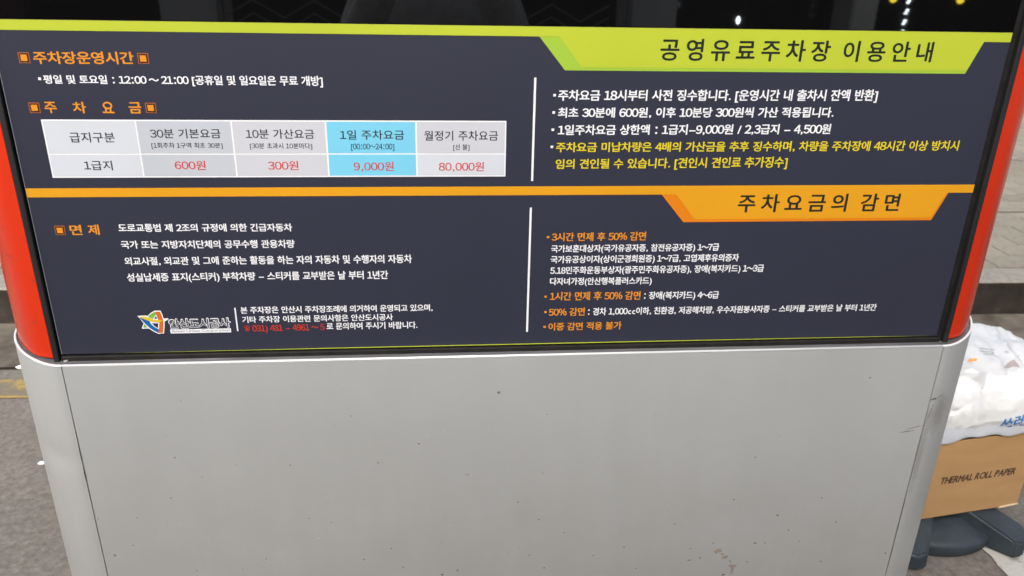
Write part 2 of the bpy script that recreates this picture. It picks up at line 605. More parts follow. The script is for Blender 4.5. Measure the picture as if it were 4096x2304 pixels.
M_ledge = noise_mat("ledge_dark_grey", [(0.3, (0.09, 0.088, 0.086, 1)), (0.6, (0.20, 0.20, 0.205, 1)), (0.8, (0.34, 0.34, 0.35, 1))],
                    scale=22, detail=6, rough=0.5, metal=0.3, stretch=(0.4, 4, 1))  # dark mottled grey for the ledge tray
M_rubber = noise_mat("black_rubber", [(0.3, (0.006, 0.0055, 0.005, 1)), (0.7, (0.016, 0.014, 0.013, 1))], scale=50, rough=0.6, spec=0.3)
M_trim = noise_mat("charcoal_trim", [(0.3, (0.010, 0.010, 0.011, 1)), (0.7, (0.018, 0.018, 0.020, 1))], scale=30, rough=0.5, spec=0.4,
                   stretch=(1, 1, 0.2))
M_orange = noise_mat("orange_red_enamel", [(0.2, (0.49, 0.024, 0.005, 1)), (0.8, (0.57, 0.031, 0.007, 1))], scale=4, rough=0.22, spec=0.22,
                     bump=0.03, bump_scale=30)
M_orange.node_tree.nodes['Principled BSDF'].inputs['Coat Roughness'].default_value = 0.12
M_glass = mat("dark_glass", (0.003, 0.003, 0.0033, 1), 0.02, 0, 0.78)
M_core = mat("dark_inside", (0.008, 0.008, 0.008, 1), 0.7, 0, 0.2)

kiosk = thing("parking_kiosk", "silver roadside kiosk with orange red sides, black glass and a navy Korean parking fee notice", "kiosk")

def strip(name, path, z0, z1, thick, material, sign, zsteps=1, shape=None, cap=True):
    """an upright sheet that follows the plan path; thickness goes inwards"""
    n = len(path)
    pts = [Vector((p[0], p[1])) for p in path]
    inner = []
    for i, p in enumerate(pts):
        a = pts[max(i - 1, 0)]; b = pts[min(i + 1, n - 1)]
        t = (b - a).normalized()
        nrm = Vector((-t.y, t.x)) * sign
        inner.append(p + nrm * thick)
    vs, fs = [], []
    for k in range(zsteps + 1):
        z = z0 + (z1 - z0) * k / zsteps
        for i, p in enumerate(pts):
            q = p
            if shape:
                q = p + shape(p, z)
            vs.append((q.x, q.y, z))
    for k in range(zsteps):
        for i in range(n - 1):
            a = k * n + i
            f = (a, a + 1, a + n + 1, a + n)
            fs.append(f if sign > 0 else f[::-1])
    base = len(vs)
    for z in (z0, z1):
        for p in inner:
            vs.append((p.x, p.y, z))
    for i in range(n - 1):
        a = base + i
        f = (a + 1, a, a + n, a + n + 1)
        fs.append(f if sign > 0 else f[::-1])
        t = zsteps * n + i
        f = (t, t + 1, base + n + i + 1, base + n + i)
        fs.append(f if sign > 0 else f[::-1])
        f = (i + 1, i, base + i, base + i + 1)
        fs.append(f if sign > 0 else f[::-1])
    for i, rev in ((0, False), (n - 1, True)):
        col_o = [k * n + i for k in range(zsteps + 1)]
        f = tuple(col_o + [base + n + i, base + i])
        if rev:
            f = f[::-1]
        fs.append(f if sign > 0 else f[::-1])
    o = pydata(name, vs, fs, material, kiosk)
    for p in o.data.polygons:
        p.use_smooth = len(p.vertices) == 4 and abs(p.normal.z) < 0.5 and p.area > 0
    # keep the sheet's edges crisp
    m = o.modifiers.new("split", 'EDGE_SPLIT')
    m.split_angle = math.radians(35)
    return o

# base: front panel, two side panels, rear panel
BT = 0.9815
o = box("base_front_panel", SL + 0.0006, SR - 0.0006, -0.020, -0.017, 0.03, BT, M_metal, kiosk, 0.0006, 2)
box("base_rear_panel", SL + 0.0006, SR - 0.0006, KBACK - 0.003, KBACK, 0.03, BT, M_metal, kiosk, 0.0006, 1)
def dent(p, z):
    d = Vector((0, 0))
    a = math.exp(-(((p.x + 0.535) / 0.030) ** 2 + ((z - 0.832) / 0.016) ** 2)) if p.y < 0.1 else 0
    b = math.exp(-(((p.x + 0.548) / 0.045) ** 2 + ((z - 0.800) / 0.03) ** 2)) if p.y < 0.1 else 0
    return Vector((0.45, 0.9)) * (0.0022 * a - 0.0006 * b)
lp = side_path(SL - 0.0006, -1, -0.020, KBACK, BASE_P)
rp = side_path(SR + 0.0006, 1, -0.020, KBACK, BASE_P)
strip("base_side_panel", lp, 0.03, BT, 0.003, M_metal, -1, 90, dent)
strip("base_side_panel", rp, 0.03, BT, 0.003, M_metal_r, 1, 4)
box("base_core", SL - 0.006, SR + 0.006, -0.0165, KBACK - 0.004, 0.0, 0.974, M_core, kiosk)
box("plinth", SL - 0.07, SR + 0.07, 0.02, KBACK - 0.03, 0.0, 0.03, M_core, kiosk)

# ledge (a shallow tray behind the lip) and the bright rolled lip
def flat_poly(name, pts, z, material, parent):
    vs = [(p[0], p[1], z) for p in pts]
    bm = bmesh.new()
    vv = [bm.verts.new(v) for v in vs]
    f = bm.faces.new(vv)
    bm.normal_update()
    if f.normal.z < 0:
        bmesh.ops.reverse_faces(bm, faces=[f])
    bmesh.ops.triangulate(bm, faces=bm.faces[:])
    return from_bm(name, bm, material, parent)
inset_l = [(x + 0.003, y + 0.001) for x, y in lp]
inset_r = [(x - 0.003, y + 0.001) for x, y in rp]
flat_poly("base_ledge", [(x, y) for x, y in inset_l[::-1]] + [(x, y) for x, y in inset_r], 0.9803, M_ledge, kiosk)
for nm, path in (("base_rim", [(SL + 0.001, -0.0185), (SR - 0.001, -0.0185)]), ("base_rim", [(x + 0.0012, y + 0.0012) for x, y in lp[:-1]]),
                 ("base_rim", [(x - 0.0012, y + 0.0012) for x, y in rp[:-1]])):
    v_, f_ = tube([(x, y, BT - 0.0002) for x, y in path], 0.0019, 10)
    pydata(nm, v_, f_, M_lip, kiosk, True)
# small burr of sealant where the rims meet
v_, f_ = tube([(SL - 0.002, -0.006, 0.981), (SL + 0.003, -0.0055, 0.9815)], 0.0018, 6)
pydata("sealant_bead", v_, f_, mat("sealant", (0.30, 0.28, 0.26, 1), 0.6), kiosk, True)

# upper body
UB = 0.9845
UT = 2.06
oL = side_path(-0.5090, -1, -0.0025, KBACK - 0.0175, COLUMN_P)
oR = side_path(0.7350, 1, -0.0025, KBACK - 0.0175, COLUMN_P)
strip("side_column", oL, UB, UT, 0.003, M_orange, -1, 2)
strip("side_column", oR, UB, UT, 0.003, M_orange, 1, 2)
cl = [(x + 0.004, y + 0.004 if y < 0.2 else y - 0.004) for x, y in oL]
cr = [(x - 0.004, y + 0.004 if y < 0.2 else y - 0.004) for x, y in oR]
# the dark inner body seen in the gaps
def prism(name, pts, z0, z1, material, parent):
    n = len(pts)
    area = sum(pts[i][0] * pts[(i + 1) % n][1] - pts[(i + 1) % n][0] * pts[i][1] for i in range(n))
    if area < 0:
        pts = pts[::-1]
    vs = [(x, y, z0) for x, y in pts] + [(x, y, z1) for x, y in pts]
    fs = [tuple(range(n))[::-1], tuple(range(n, 2 * n))] + [(i, (i + 1) % n, n + (i + 1) % n, n + i) for i in range(n)]
    return pydata(name, vs, fs, material, parent)
prism("inner_body", cl[::-1] + cr, 0.9780, UT, M_rubber, kiosk)
for a, b in ((-0.5070, -0.5002), (0.7262, 0.7335)):
    box("trim_post", a, b, -0.0062, 0.006, 0.9790, UT, M_trim, kiosk, 0.0012, 2)
box("bottom_black_strip", -0.4985, 0.7225, -0.0042, 0.004, 0.9778, 0.9872, M_rubber, kiosk, 0.0015, 2)  # black strip filling the gap under the notice sheet
box("glass_panel", -0.4985, 0.7185, -0.0006, 0.004, 1.4115, UT, M_glass, kiosk)
# back of the body and its roof
box("rear_glass_panel", -0.4985, 0.7185, KBACK - 0.020, KBACK - 0.0165, 0.99, UT, M_glass, kiosk)
cap_pts = [(x - 0.012, y - 0.012 if y < 0.2 else y + 0.012) for x, y in oL][::-1] + [(x + 0.012, y - 0.012 if y < 0.2 else y + 0.012) for x, y in oR]
prism("roof_cap", cap_pts, UT, UT + 0.06, M_metal, kiosk)

# scratches and marks on the panels: thin irregular patches of dirt, joined
def sx(v): return v / 1000.0
def base_y(x):
    """front surface of the base at x"""
    if SL <= x <= SR:
        return -0.020
    d = (SL - x) if x < SL else (x - SR)
    sp = smooth_profile(BASE_P, 5)
    for a, b in zip(sp, sp[1:]):
        if a.x <= d <= b.x:
            return -0.020 + a.y + (b.y - a.y) * (d - a.x) / max(b.x - a.x, 1e-6)
    return 0.1
def blot(vs, fs, x, z, rx, rz_, n=9, jag=0.35, yoff=0.00025):
    base = len(vs)
    vs.append((x, base_y(x) - yoff, z))
    for k in range(n):
        a = 2 * math.pi * k / n
        rr = 1 + random.uniform(-jag, jag)
        px = x + math.cos(a) * rx * rr
        vs.append((px, base_y(px) - yoff, z + math.sin(a) * rz_ * rr))
    for k in range(n):
        fs.append((base, base + 1 + k, base + 1 + (k + 1) % n))
SPOTS = [(-369, 835, 1.4), (-337, 801, 1.0), (-384, 767.5, 1.3), (-488, 736, 1.1), (-435, 735.5, .9), (-448, 687, 1.0), (-476, 670, 1.8),
         (-365, 635, 1.0), (-299, 633, .9), (-349, 925, .8), (79.6, 925, 2.3), (-33, 845, 1.6), (-91.6, 815, 1.4), (-124.5, 893.7, 1.0),
         (-149, 879, .7), (37, 789.5, 1.0), (146, 787, 1.0), (111, 737, 1.2), (143, 703, 1.6), (183, 677, 1.2), (131, 636, 1.3), (154.5, 610, 1.6),
         (20.5, 613, 1.8), (-3, 606, 2.3), (-61.6, 624, 1.5), (-120, 642, 1.7), (-78.5, 661, 1.3), (-163.5, 713, 1.0), (-214, 816, 1.1),
         (-263, 651.5, 1.2), (-195, 722, 1.0), (618, 933, 1.3), (465, 802, 1.2), (582, 723, 1.5), (442, 726, 1.4), (516, 693, 1.9),
         (614, 675, 1.4), (539, 663, 1.6), (354, 684, 1.3), (488, 640, 2.4), (504, 640, 1.5), (278, 643.6, 1.5), (420, 644, 1.6), (384, 635, 1.5),
         (480, 603, 1.8), (709, 608, 1.6), (444, 579, 3.0), (603, 597, 1.6), (560, 640, 1.2), (300, 600, 1.3), (230, 630, 1.1)]
vs, fs = [], []
for x, z, r_ in SPOTS:
    blot(vs, fs, sx(x), sx(z), sx(r_), sx(r_ * 0.85))
for i in range(70):
    x = random.uniform(-0.47, 0.70)
    z = 0.98 - 0.46 * random.random() ** 0.45
    r_ = random.uniform(0.0003, 0.0008)
    blot(vs, fs, x, z, r_, r_, 6)
o = pydata("dirt_spots", vs, fs, mat("dirt_dark", (0.19, 0.172, 0.155, 1), 0.85, 0, 0.2), kiosk)
o['kind'] = 'stuff'
vs, fs = [], []
for x, z, a, b in ((430, 628, 7, 4.5), (442, 614, 5, 3.5), (457, 596, 6.5, 3.5), (457, 588, 3, 7), (437, 621, 3, 2), (452, 606, 2, 2), (385, 612, 3, 2), (402, 616, 2, 2)):
    blot(vs, fs, sx(x), sx(z), sx(a), sx(b), 12, 0.45, 0.0004)
o = pydata("mud_splash", vs, fs, noise_mat("mud", [(0.3, (0.23, 0.195, 0.165, 1)), (0.7, (0.34, 0.30, 0.26, 1))], scale=200, rough=0.9, spec=0.1), kiosk)
o['kind'] = 'stuff'
vs, fs = [], []
for i in range(34):
    x = random.uniform(-0.45, 0.68); z = random.uniform(0.56, 0.96); r_ = random.uniform(0.0004, 0.0009)
    blot(vs, fs, x, z, r_, r_, 6)
for x, z in ((-133, 943), (-21, 857), (-168, 757), (-183, 685.5), (10.5, 699), (2, 866)):
    blot(vs, fs, sx(x), sx(z), 0.0012, 0.0009, 7)
o = pydata("paint_flecks", vs, fs, mat("fleck_pale", (0.75, 0.75, 0.74, 1), 0.6), kiosk)
o['kind'] = 'stuff'

def ribbon(pts, w, yoff=0.0003):
    vs, fs = [], []
    for i, (x, z) in enumerate(pts):
        a = pts[max(i - 1, 0)]; b = pts[min(i + 1, len(pts) - 1)]
        t = Vector((b[0] - a[0], b[1] - a[1])).normalized()
        ww = w * (0.25 + 0.5 * math.sin(math.pi * (i + 0.5) / len(pts))) * random.uniform(0.45, 1.3)
        for s in (-1, 1):
            px = x - t.y * ww * s; pz = z + t.x * ww * s
            vs.append((px, base_y(px) - yoff, pz))
    for i in range(len(pts) - 1):
        fs.append((2 * i, 2 * i + 1, 2 * i + 3, 2 * i + 2))
    return vs, fs
def lerp_pts(pts, n):
    out = []
    for a, b in zip(pts, pts[1:]):
        for k in range(n):
            f = k / n
            out.append((a[0] + (b[0] - a[0]) * f, a[1] + (b[1] - a[1]) * f))
    out.append(pts[-1])
    return out
M_scr = mat("scratch_dark", (0.06, 0.055, 0.05, 1), 0.7, 0, 0.3)
M_scuff = mat("scuff_grey", (0.26, 0.25, 0.24, 1), 0.7, 0, 0.3)
for pts, w, mm in (([(-0.4925, 0.882), (-0.4925, 0.822), (-0.4925, 0.768)], 0.0011, M_scr),
                   ([(-0.552, 0.752), (-0.547, 0.733), (-0.5405, 0.714)], 0.0007, M_scr),
                   ([(0.684, 0.8375), (0.694, 0.839), (0.706, 0.8405)], 0.0013, M_scuff),
                   ([(0.691, 0.842), (0.705, 0.846), (0.7175, 0.849)], 0.0010, M_scuff),
                   ([(0.7190, 0.8925), (0.7255, 0.8945), (0.7290, 0.8935)], 0.0019, M_scr), ([(0.727, 0.893), (0.737, 0.897), (0.745, 0.898)], 0.0011, M_scuff),
                   ([(0.726, 0.884), (0.724, 0.872), (0.722, 0.860)], 0.0022, M_scuff),
                   ([(0.757, 0.876), (0.763, 0.880), (0.770, 0.882)], 0.0024, M_scr), ([(0.771, 0.896), (0.768, 0.884)], 0.0020, M_scuff),
                   ([(0.757, 0.868), (0.763, 0.870), (0.768, 0.868)], 0.0018, M_scuff), ([(0.762, 0.910), (0.768, 0.913)], 0.0020, M_scuff),
                   ([(0.738, 0.829), (0.750, 0.832), (0.758, 0.836)], 0.0014, M_scuff),
                   ([(0.7205, 0.86), (0.720, 0.80), (0.7195, 0.74)], 0.0009, M_scuff), ([(0.7195, 0.73), (0.7195, 0.65), (0.7195, 0.58)], 0.0007, M_scr),
                   ([(-0.537, 0.812), (-0.529, 0.808)], 0.0008, M_scuff)):
    v_, f_ = ribbon(lerp_pts(pts, 7), w)
    pydata("scratch", v_, f_, mm, kiosk)
# nicks in the orange enamel at the left
def col_y(x):
    d = -0.5090 - x
    sp = smooth_profile(COLUMN_P, 5)
    for a, b in zip(sp, sp[1:]):
        if a.x <= d <= b.x:
            return -0.0025 + a.y + (b.y - a.y) * (d - a.x) / max(b.x - a.x, 1e-6)
    return 0.1
for x, z, w, h in ((-0.546, 1.158, 0.0035, 0.0008), (-0.545, 1.122, 0.0070, 0.0007), (-0.5245, 1.035, 0.0030, 0.0012), (-0.5125, 1.150, 0.0012, 0.0012), (-0.5120, 1.095, 0.0015, 0.0015)):
    vs = []
    n = 8
    for k in range(n):
        a = 2 * math.pi * k / n
        px = x + math.cos(a) * w
        vs.append((px, col_y(px) - 0.0004, z + math.sin(a) * h * random.uniform(0.7, 1.2) - math.cos(a) * w * 0.15))
    pydata("scratch", vs, [tuple(range(n))], mat("nick", (0.20, 0.03, 0.02, 1), 0.7), kiosk)

# ------------------------------------------------------------------ the notice (flat print on a thin sheet)
def print_mat(name, col, rough=0.38):
    m = noise_mat(name, [(0.3, tuple(c * 0.97 for c in col[:3]) + (1,)), (0.7, tuple(min(c * 1.03, 1) for c in col[:3]) + (1,))],
                  scale=6, detail=3, rough=rough, spec=0.45, bump=0.05, bump_scale=260, bump_dist=0.0004)
    return m
K_ = 0.67
def pc(r, g, b): 
    c = srgb(r, g, b)
    return (c[0] * K_, c[1] * K_, c[2] * K_, 1)
INK = {
    'navy': print_mat("print_navy", (0.027, 0.029, 0.047, 1)),
    'lime': print_mat("print_lime", pc(203, 217, 62)),
    'lime2': print_mat("print_lime_deep", pc(176, 213, 70)),
    'amber': print_mat("print_amber", pc(247, 174, 34)),
    'amber2': print_mat("print_amber_deep", pc(247, 142, 24)),
    'amber3': print_mat("print_amber_sheen", pc(252, 190, 70)),
    'orange': print_mat("print_orange", pc(250, 160, 45)),
    'white': print_mat("print_white", (0.74, 0.745, 0.765, 1)),
    'yellow': print_mat("print_yellow", pc(244, 222, 45)),
    'red': print_mat("print_red", pc(228, 74, 78)),
    'redt': print_mat("print_red_orange", pc(235, 66, 40)),
    'ink': print_mat("print_ink", (0.030, 0.033, 0.045, 1)),
    'black': print_mat("print_black", (0.012, 0.018, 0.014, 1)),
    'cell1': print_mat("print_cell_pale", pc(230, 235, 244)),
    'cell2': print_mat("print_cell_grey", pc(212, 217, 226)),
    'cell3': print_mat("print_cell_mid", pc(222, 224, 232)),
    'cyan': print_mat("print_cyan", pc(136, 224, 255)),
    'green': print_mat("print_leaf_green", pc(140, 200, 80)),
    'blue': print_mat("print_blue", pc(24, 112, 195)),
    'gold': print_mat("print_gold", pc(250, 214, 35)),
    'rust': print_mat("print_rust", pc(238, 118, 38)),
    'grey': print_mat("print_grey", pc(150, 152, 160)),
    'brown': print_mat("print_brown", pc(70, 38, 26)),
    'bronze': print_mat("print_bronze", pc(176, 104, 66)),
}
notice = box("notice_sheet", -0.4972, 0.7172, -0.0014, 0.0005, 0.9894, 1.4106, INK['navy'], kiosk, 0.0003, 1)
from mathutils.geometry import tessellate_polygon
def flat(name, pts, layer, ink, mm=True):
    """flat printed polygon on the sheet; pts in millimetres (x, z)"""
    y = -0.0016 - 0.00022 * layer
    vs = [(p[0] / 1000.0, y, p[1] / 1000.0) for p in pts]
    n = len(vs)
    area = sum(vs[i][0] * vs[(i + 1) % n][2] - vs[(i + 1) % n][0] * vs[i][2] for i in range(n))
    bm = bmesh.new()
    vs = vs if area > 0 else vs[::-1]
    vv = [bm.verts.new(v) for v in vs]
    for t in tessellate_polygon([[Vector((v[0], v[2], 0)) for v in vs]]):
        p, q, r_ = (vs[k] for k in t)
        cr_ = (q[0] - p[0]) * (r_[2] - p[2]) - (r_[0] - p[0]) * (q[2] - p[2])
        if abs(cr_) > 1e-12:
            bm.faces.new([vv[k] for k in (t if cr_ > 0 else t[::-1])])
    return from_bm(name, bm, INK[ink], notice)
def rect(name, x0, x1, z0, z1, layer, ink):
    return flat(name, [(x0, z0), (x1, z0), (x1, z1), (x0, z1)], layer, ink)

rect("sheet_edge", -497.9, -497.1, 989.4, 1410.6, -1, "grey")
# lime banner across the top, with its tab
flat("lime_banner", [(-497.2, 1399.2), (122.5, 1399.2), (155.0, 1360.2), (667.0, 1360.2), (682.5, 1399.2), (717.2, 1399.2), (717.2, 1410.4), (-497.2, 1410.4)], 0, 'lime2')
flat("lime_banner", [(-497.2, 1399.25), (122.5, 1399.25), (146.4, 1399.4), (175.2, 1364.2), (667.8, 1364.2), (682.2, 1399.25), (717.2, 1399.25), (717.2, 1410.6), (-497.2, 1410.6)], 1, 'lime')
# amber banner across the middle
flat("amber_banner", [(-497.2, 1204.0), (289.6, 1203.5), (322.3, 1165.6), (667.3, 1165.6), (682.7, 1204.0), (717.2, 1204.0), (717.2, 1215.2), (-497.2, 1215.2)], 0, 'amber2')
flat("amber_banner", [(-497.2, 1204.2), (290.0, 1203.9), (308.9, 1203.6), (336.9, 1169.6), (665.6, 1169.6), (680.0, 1204.2), (717.2, 1204.2), (717.2, 1215.4), (-497.2, 1215.4)], 1, 'amber')
flat("lime_edge_line", [(-440, 989.5), (716, 989.5), (600, 990.3), (200, 990.9), (-150, 990.7)], 0, 'lime')
# a crease in the film over the amber tab
flat("film_crease", [(488, 1168), (490, 1168), (496, 1172.6), (499, 1175.6), (494.6, 1172.4)], 2, 'amber3')

# fare table: white rules showing between the cells
rect("fare_table", -463.2, 85.0, 1228.4, 1298.8, 0, 'white')
XS = [-463.2, -356.8, -246.2, -134.9, -26.1, 85.0]
INKS = ['cell1', 'cell2', 'cell3', 'cyan', 'cell3']
for i in range(5):
    a = XS[i] + (1.6 if i == 0 else 1.0)
    b = XS[i + 1] - (1.6 if i == 4 else 1.0)
    rect("table_cell", a, b, 1258.4, 1297.2, 1, INKS[i])
    rect("table_cell", a, b, 1230.2, 1256.8, 1, INKS[i] if i != 4 else 'cell1')
for x, z0, z1, w in ((119.2, 1222.4, 1351.4, 1.35), (118.7, 1008.8, 1187.2, 1.35), (-268.3, 1018.6, 1052.4, 0.9)):
    rect("divider_line", x - w, x + w, z0, z1, 0, 'white')
for x, z in ((-467.6, 1369.0), (-336.5, 1369.4), (-467.5, 1312.4), (-336.4, 1312.8), (-467.4, 1161.6)):
    def sq(s): return [(x - s, z - s), (x + s, z - s), (x + s, z + s), (x - s, z + s)]
    flat("square_mark", sq(6.1), 0, 'bronze')
    flat("square_mark", sq(5.0), 1, 'brown')
    flat("square_mark", sq(3.5), 2, 'orange')
for x, z in ((-455.3, 1345.6), (143.7, 1330.4), (143.4, 1309.3), (143.2, 1287.9), (142.9, 1266.4)):
    rect("bullet_mark", x - 1.6, x + 1.6, z - 1.5, z + 1.5, 0, 'white')
for x, z in ((142.7, 1146.5), (142.6, 1061.2), (143.1, 1038.3), (142.7, 1016.0)):
    rect("bullet_mark", x - 1.7, x + 1.7, z - 1.5, z + 1.5, 0, 'orange')

# lettering: outline glyphs fitted to their measured place on the sheet
GLYPH = {}
FULL = {c: chr(ord(c) + 0xFEE0) for c in "0123456789%:"}     # the numerals that match the Hangul face
ADV = {' ': 0.31, '.': 0.28, ',': 0.30, ':': 0.40, '[': 0.32, ']': 0.32, '(': 0.34, ')': 0.34, '/': 0.36, '–': 0.66, '%': 0.86, '～': 0.80, '☎': 1.0}
def load_glyphs(strings):
    """outline every character used once, in a single pass"""
    chars = sorted({c for s_ in strings for c in s_ if c != ' '} - set(GLYPH))
    if not chars:
        return
    c = bpy.data.curves.new("t", 'FONT')
    c.body = "\n".join(FULL.get(ch, ch) for ch in chars)
    c.size = 1.0
    c.resolution_u = 3
    c.space_line = 4.0
    c.fill_mode = 'FRONT'
    o = bpy.data.objects.new("t", c)
    me = bpy.data.meshes.new_from_object(o)
    bpy.data.objects.remove(o)
    bpy.data.curves.remove(c)
    V = [tuple(v.co[:2]) for v in me.vertices]
    buckets = [([], [], {}) for _ in chars]
    for p in me.polygons:
        k = min(max(int(round((0.35 - V[p.vertices[0]][1]) / 4.0)), 0), len(chars) - 1)
        vs_, fs_, mp_ = buckets[k]
        f = []
        for q in p.vertices:
            if q not in mp_:
                mp_[q] = len(vs_)
                vs_.append((V[q][0], V[q][1] + 4.0 * k))
            f.append(mp_[q])
        fs_.append(f)
    for ch, (vs_, fs_, _) in zip(chars, buckets):
        GLYPH[ch] = (vs_, fs_, min(v[0] for v in vs_), max(v[0] for v in vs_))
    bpy.data.meshes.remove(me)
def text_mesh(s, weight=0.0, track=0.0, latin=False):
    """set a line of type; weight swells the strokes by laying the glyphs again a hair apart"""
    load_glyphs([s])
    V, F = [], []
    x = 0.0
    lo, hi = 9.0, -9.0
    for ch in s:
        if ch == ' ':
            x += ADV[' '] if not latin else 0.26
            continue
        vs_, fs_, a, b = GLYPH[ch]
        if latin:
            adv = (b - a) + 0.075
            ox = x + 0.037 - a
        elif ch in ADV or ord(ch) < 0x2000:
            adv = ADV.get(ch, 0.545)
            w = b - a
            ox = x + (adv - w) / 2 - a
        else:
            adv = 0.90
            ox = x - 0.02
        b0 = len(V)
        for v in vs_:
            V.append((v[0] + ox, v[1]))
        F += [[q + b0 for q in f] for f in fs_]
        if ch not in "[](),.–～/":
            lo = min(lo, min(v[1] for v in vs_)); hi = max(hi, max(v[1] for v in vs_))
        x += adv + track
    if weight:
        offs = [(math.cos(k * math.pi / 4) * weight, math.sin(k * math.pi / 4) * weight * 0.85, k) for k in range(8)]
    else:
        offs = [(0, 0, 0)]
    NV, NF = [], []
    for dx, dy, k in offs:
        b0 = len(NV)
        NV += [(v[0] + dx, v[1] + dy, -1.6e-5 * k) for v in V]
        NF += [[q + b0 for q in f] for f in F]
    m_ = bpy.data.meshes.new("t")
    m_.from_pydata(NV, [], NF)
    m_.update()
    return m_, (lo - weight, hi + weight)
def lettering(s, x0, x1, zbl, ztl, zbr, ztr, layer, ink, weight=0.0, track=0.0, latin=False, name="lettering"):
    me, (c, d) = text_mesh(s, weight, track, latin)
    xs = [v.co.x for v in me.vertices]
    a, b = min(xs), max(xs)
    y = -0.0016 - 0.00022 * layer
    for v in me.vertices:
        u = (v.co.x - a) / (b - a)
        w = (v.co.y - c) / (d - c)
        lo = zbl + (zbr - zbl) * u
        hi = ztl + (ztr - ztl) * u
        v.co = ((x0 + (x1 - x0) * u) / 1000.0, y - v.co.z, (lo + (hi - lo) * w) / 1000.0)
    me.name = name
    return link(name, me, INK[ink], notice)

